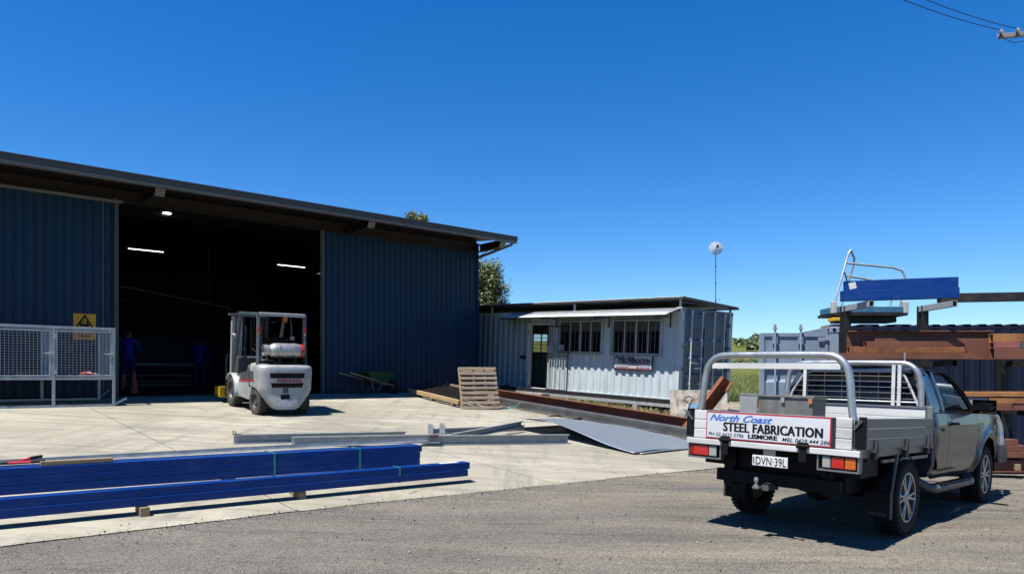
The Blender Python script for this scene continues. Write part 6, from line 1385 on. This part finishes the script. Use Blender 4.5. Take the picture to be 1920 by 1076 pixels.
# second tier
T2 = 2.032
stock('red_oxide_plate_beam','tall dark brown beam at the back of the upper tier','steel beam',1588,1858,12.85,T2,[(-.01,0),(.01,0),(.01,.48),(.09,.48),(.09,.5),(-.01,.5)],'red_oxide')
stock('red_oxide_beam','deep brown plate beam at the back of the upper tier, smooth faced','steel beam',1640,1856,12.66,T2,[(-.03,0),(.03,0),(.03,.36),(-.03,.36)],'red_oxide')
stock('red_oxide_section','lowest brown section at the front of the upper tier','steel section',1565,1822,12.40,T2,None,'red_oxide',(.12,.10,.008))
stock('red_oxide_section','middle orange brown section stacked on the upper tier','steel section',1590,1806,12.42,T2+.105,None,'rust',(.11,.10,.008))
stock('red_oxide_section','short top brown section stacked on the upper tier','steel section',1622,1795,12.46,T2+.21,None,'red_oxide',(.11,.09,.008))
stock('rust_section','lower brown section at the right end of the upper tier','steel section',1860,2090,12.45,T2,None,'red_oxide',(.12,.18,.008))
stock('pink_primed_section','pink primed section at the right end of the upper tier','steel section',1859,1908,12.45,T2+.185,None,'pink_primer',(.12,.10,.006))
stock('grey_section','grey section beside the pink one at the right end of the upper tier','steel section',1909,2090,12.46,T2+.185,None,'steel_grey',(.12,.10,.006))
stock('rust_section','flaking rusty top section at the right end of the upper tier','steel section',1858,2090,12.5,T2+.29,None,'rust_light',(.12,.14,.008))
# third tier, mostly behind the cab
T3 = 1.182
stock('rust_section','pale flaking rusty beam just above the cab bonnet','steel beam',1640,2090,12.35,T3+.23,[(-.09,0),(.09,0),(.09,.08),(-.09,.08)],'rust_light')
stock('galvanised_plate','pale grey plate lying on the rack behind the cab window','plate',1690,1845,12.38,T3+.11,[(-.10,0),(.10,0),(.10,.10),(-.10,.10)],'sheet_light')
stock('rust_section','bright orange rusted section behind the wing mirror','steel section',1848,2090,12.36,T3+.115,[(-.09,0),(.09,0),(.09,.10),(-.09,.10)],'rust_light')
stock('red_oxide_section','brown section below the orange rusted one behind the wing mirror','steel section',1780,1892,12.33,T3,[(-.08,0),(.08,0),(.08,.11),(-.08,.11)],'red_oxide')
stock('red_oxide_section','brown section at the right edge on the tier behind the wing mirror','steel section',1894,2090,12.36,T3,[(-.08,0),(.08,0),(.08,.09),(-.08,.09)],'red_oxide')
# bottom tier
T4 = .425
stock('red_oxide_section','upper short brown section beside the bull bar','steel section',1790,1903,12.2,T4+.20,[(-.08,0),(.08,0),(.08,.09),(-.08,.09)],'red_oxide')
stock('red_oxide_section','second brown section beside the bull bar','steel section',1790,1918,12.18,T4+.10,[(-.09,0),(.09,0),(.09,.095),(-.09,.095)],'red_oxide')
stock('red_oxide_section','long brown section under the stack beside the bull bar','steel section',1700,2090,12.15,T4,[(-.10,0),(.10,0),(.10,.095),(-.10,.095)],'red_oxide')
stock('red_oxide_beam','lowest brown beam lying near the ground beside the front wheel','steel beam',1700,2090,12.15,ground(9,12.15)+.10,IB(.14,.20),'red_oxide')
q = thing('timber_packer','small brown packer block hanging at the lowest beam by the front wheel','timber block',loc=(8.18,12.02,ground(8.2,12)+.13)); mb = MB(); mb.box(-.04,.04,-.05,.0,0,.10); mb.build('block_body','timber',q,bevel=.004)
# folded platform trolley on the container roof
tz = RM.translation.z+HR
tr = thing('platform_trolley','trolley with tall tubular handrails and a pale blue deck on the container roof','trolley',loc=(6.35,14.95,tz+.10))
mb = MB(); mb.box(0,1.40,-.35,.35,.20,.32); mb.build('deck','sky_blue_paint',tr,bevel=.01)
mb = MB(); mb.box(-.03,1.43,-.38,.38,.14,.195); mb.box(.15,1.3,-.2,.2,.02,.139); mb.build('under_frame','steel_dark',tr)
mb = MB(); mb.box(-.05,.22,-.42,-.15,.03,.10); mb.build('yellow_block','yellow_paint',tr,bevel=.01)
for x in (.0,.55,1.2): mb = MB(); mb.box(x,x+.35,-.3,.3,-.12,-.025); mb.build('packer','timber_grey',tr)
mb = MB(); mb.pipe([(.02,-.30,.30),(.40,-.30,1.36),(.40,.25,1.36),(.08,.25,.45)] if False else [(-.02,-.30,.25),(.30,-.30,1.38),(.36,-.25,1.45),(.50,-.12,1.30),(.50,-.08,1.18),(.26,-.02,.30)], .022, 8); mb.build('push_handle','galv',tr,smooth=40)
mb = MB(); mb.pipe([(.25,-.30,1.18),(1.18,-.30,1.09),(1.36,-.30,1.03),(1.42,-.30,.90),(1.30,-.30,.25)], .022, 8); mb.pipe([(.50,.22,1.02),(1.20,-.27,.86),(1.36,-.29,.84)] if False else [(.45,.1,.98),(1.18,.1,.86),(1.32,.1,.82),(1.40,.1,.70),(1.30,.1,.25)], .022, 8); mb.build('handrail','galv',tr,smooth=40)
mb = MB(); mb.pipe([(.22,-.30,1.0),(.28,-.30,.80),(.44,.05,.70),(.44,.05,.90)], .014, 6); mb.build('latch_loop','steel_dark',tr)
for x in (-.05,1.36): mb = MB(); mb.box(x,x+.10,-.37,-.27,.18,.42); mb.build('socket','porcelain',tr,bevel=.015)
# ------------------------------------------------------------------ power pole with crossarm and wires
pp = thing('power_pole','weathered timber crossarm of a power pole at the top right corner','power pole',loc=(17.9,21.5,0))
mb = MB(); mb.cyl((0,0,-.3),(0,0,12.9),.17,12,.12); mb.build('pole','grey_wood',pp,smooth=40)
a0 = V((1872-960)/1390*20.4,20.4,CAM_Z+(705-69)/1390*20.4)-V(17.9,21.5,0); a1 = V(-.0,-.25,a0.z+1.15)
a1 = V(.5,.2,a0.z+.95)
mb = MB(); mb.bar(a0,a1,.10,.12); mb.build('crossarm','grey_wood',pp,bevel=.01)
dA = (a1-a0).normalized()
for k in (.02,.60):
    p = a0+dA*k; mb = MB(); mb.cyl(p-V(.0,.16,-.06),p-V(.0,.06,-.08),.045,10); mb.cyl(p+V(-.06,-.14,.06),p+V(-.10,-.24,.06),.035,10); mb.build('insulator','porcelain',pp,smooth=40)
    mb = MB(); mb.bar(p-V(.06,.08,.10),p+V(.06,-.08,.14),.03,.03); mb.build('insulator_clamp','steel_dark',pp)
    e = p+V(-.12,-.26,.05); far = e+V(-9.5,-5.5,.1)
    pts = [e.lerp(far,s/10)+V(0,0,-.35*4*(s/10)*(1-s/10)) for s in range(11)]
    mb = MB(); mb.pipe(pts,.010,5); mb.build('wire','wire_black',pp)
p = a0+dA*.02; mb = MB(); mb.pipe([p+V(-.1,-.2,-.02),p+V(.0,-.18,-.14),p+V(.35,-.1,-.22),p+V(.7,0,-.12),p+V(.95,0,.05)],.009,5); mb.build('jumper_wire','wire_black',pp)

# ------------------------------------------------------------------ repeats share a group phrase
GROUPS = {'strip_light':'strip lights inside the shed','blue_steel_bundle':'blue steel bundles on the concrete','timber_bearer':'timber bearers under the blue bundles','galvanised_purlin':'galvanised purlins lying on the concrete',
 'galvanised_cleat':'galvanised cleats among the purlins','dark_steel_channel':'dark steel channels stacked by the shed','patterned_sheet':'galvanised mesh sheets beside the ute','person':'workers inside the shed','timber_packer':'timber packers under steel',
 'blue_hollow_section':'blue sections on the rack','red_oxide_section':'brown steel sections on the rack','rust_section':'rusty steel sections on the rack','red_oxide_beam':'brown primed steel beams'}
for o in bpy.data.objects:
    k = o.name.split('.')[0]
    if o.parent is None and k in GROUPS and o.get('category'): o['group'] = GROUPS[k]
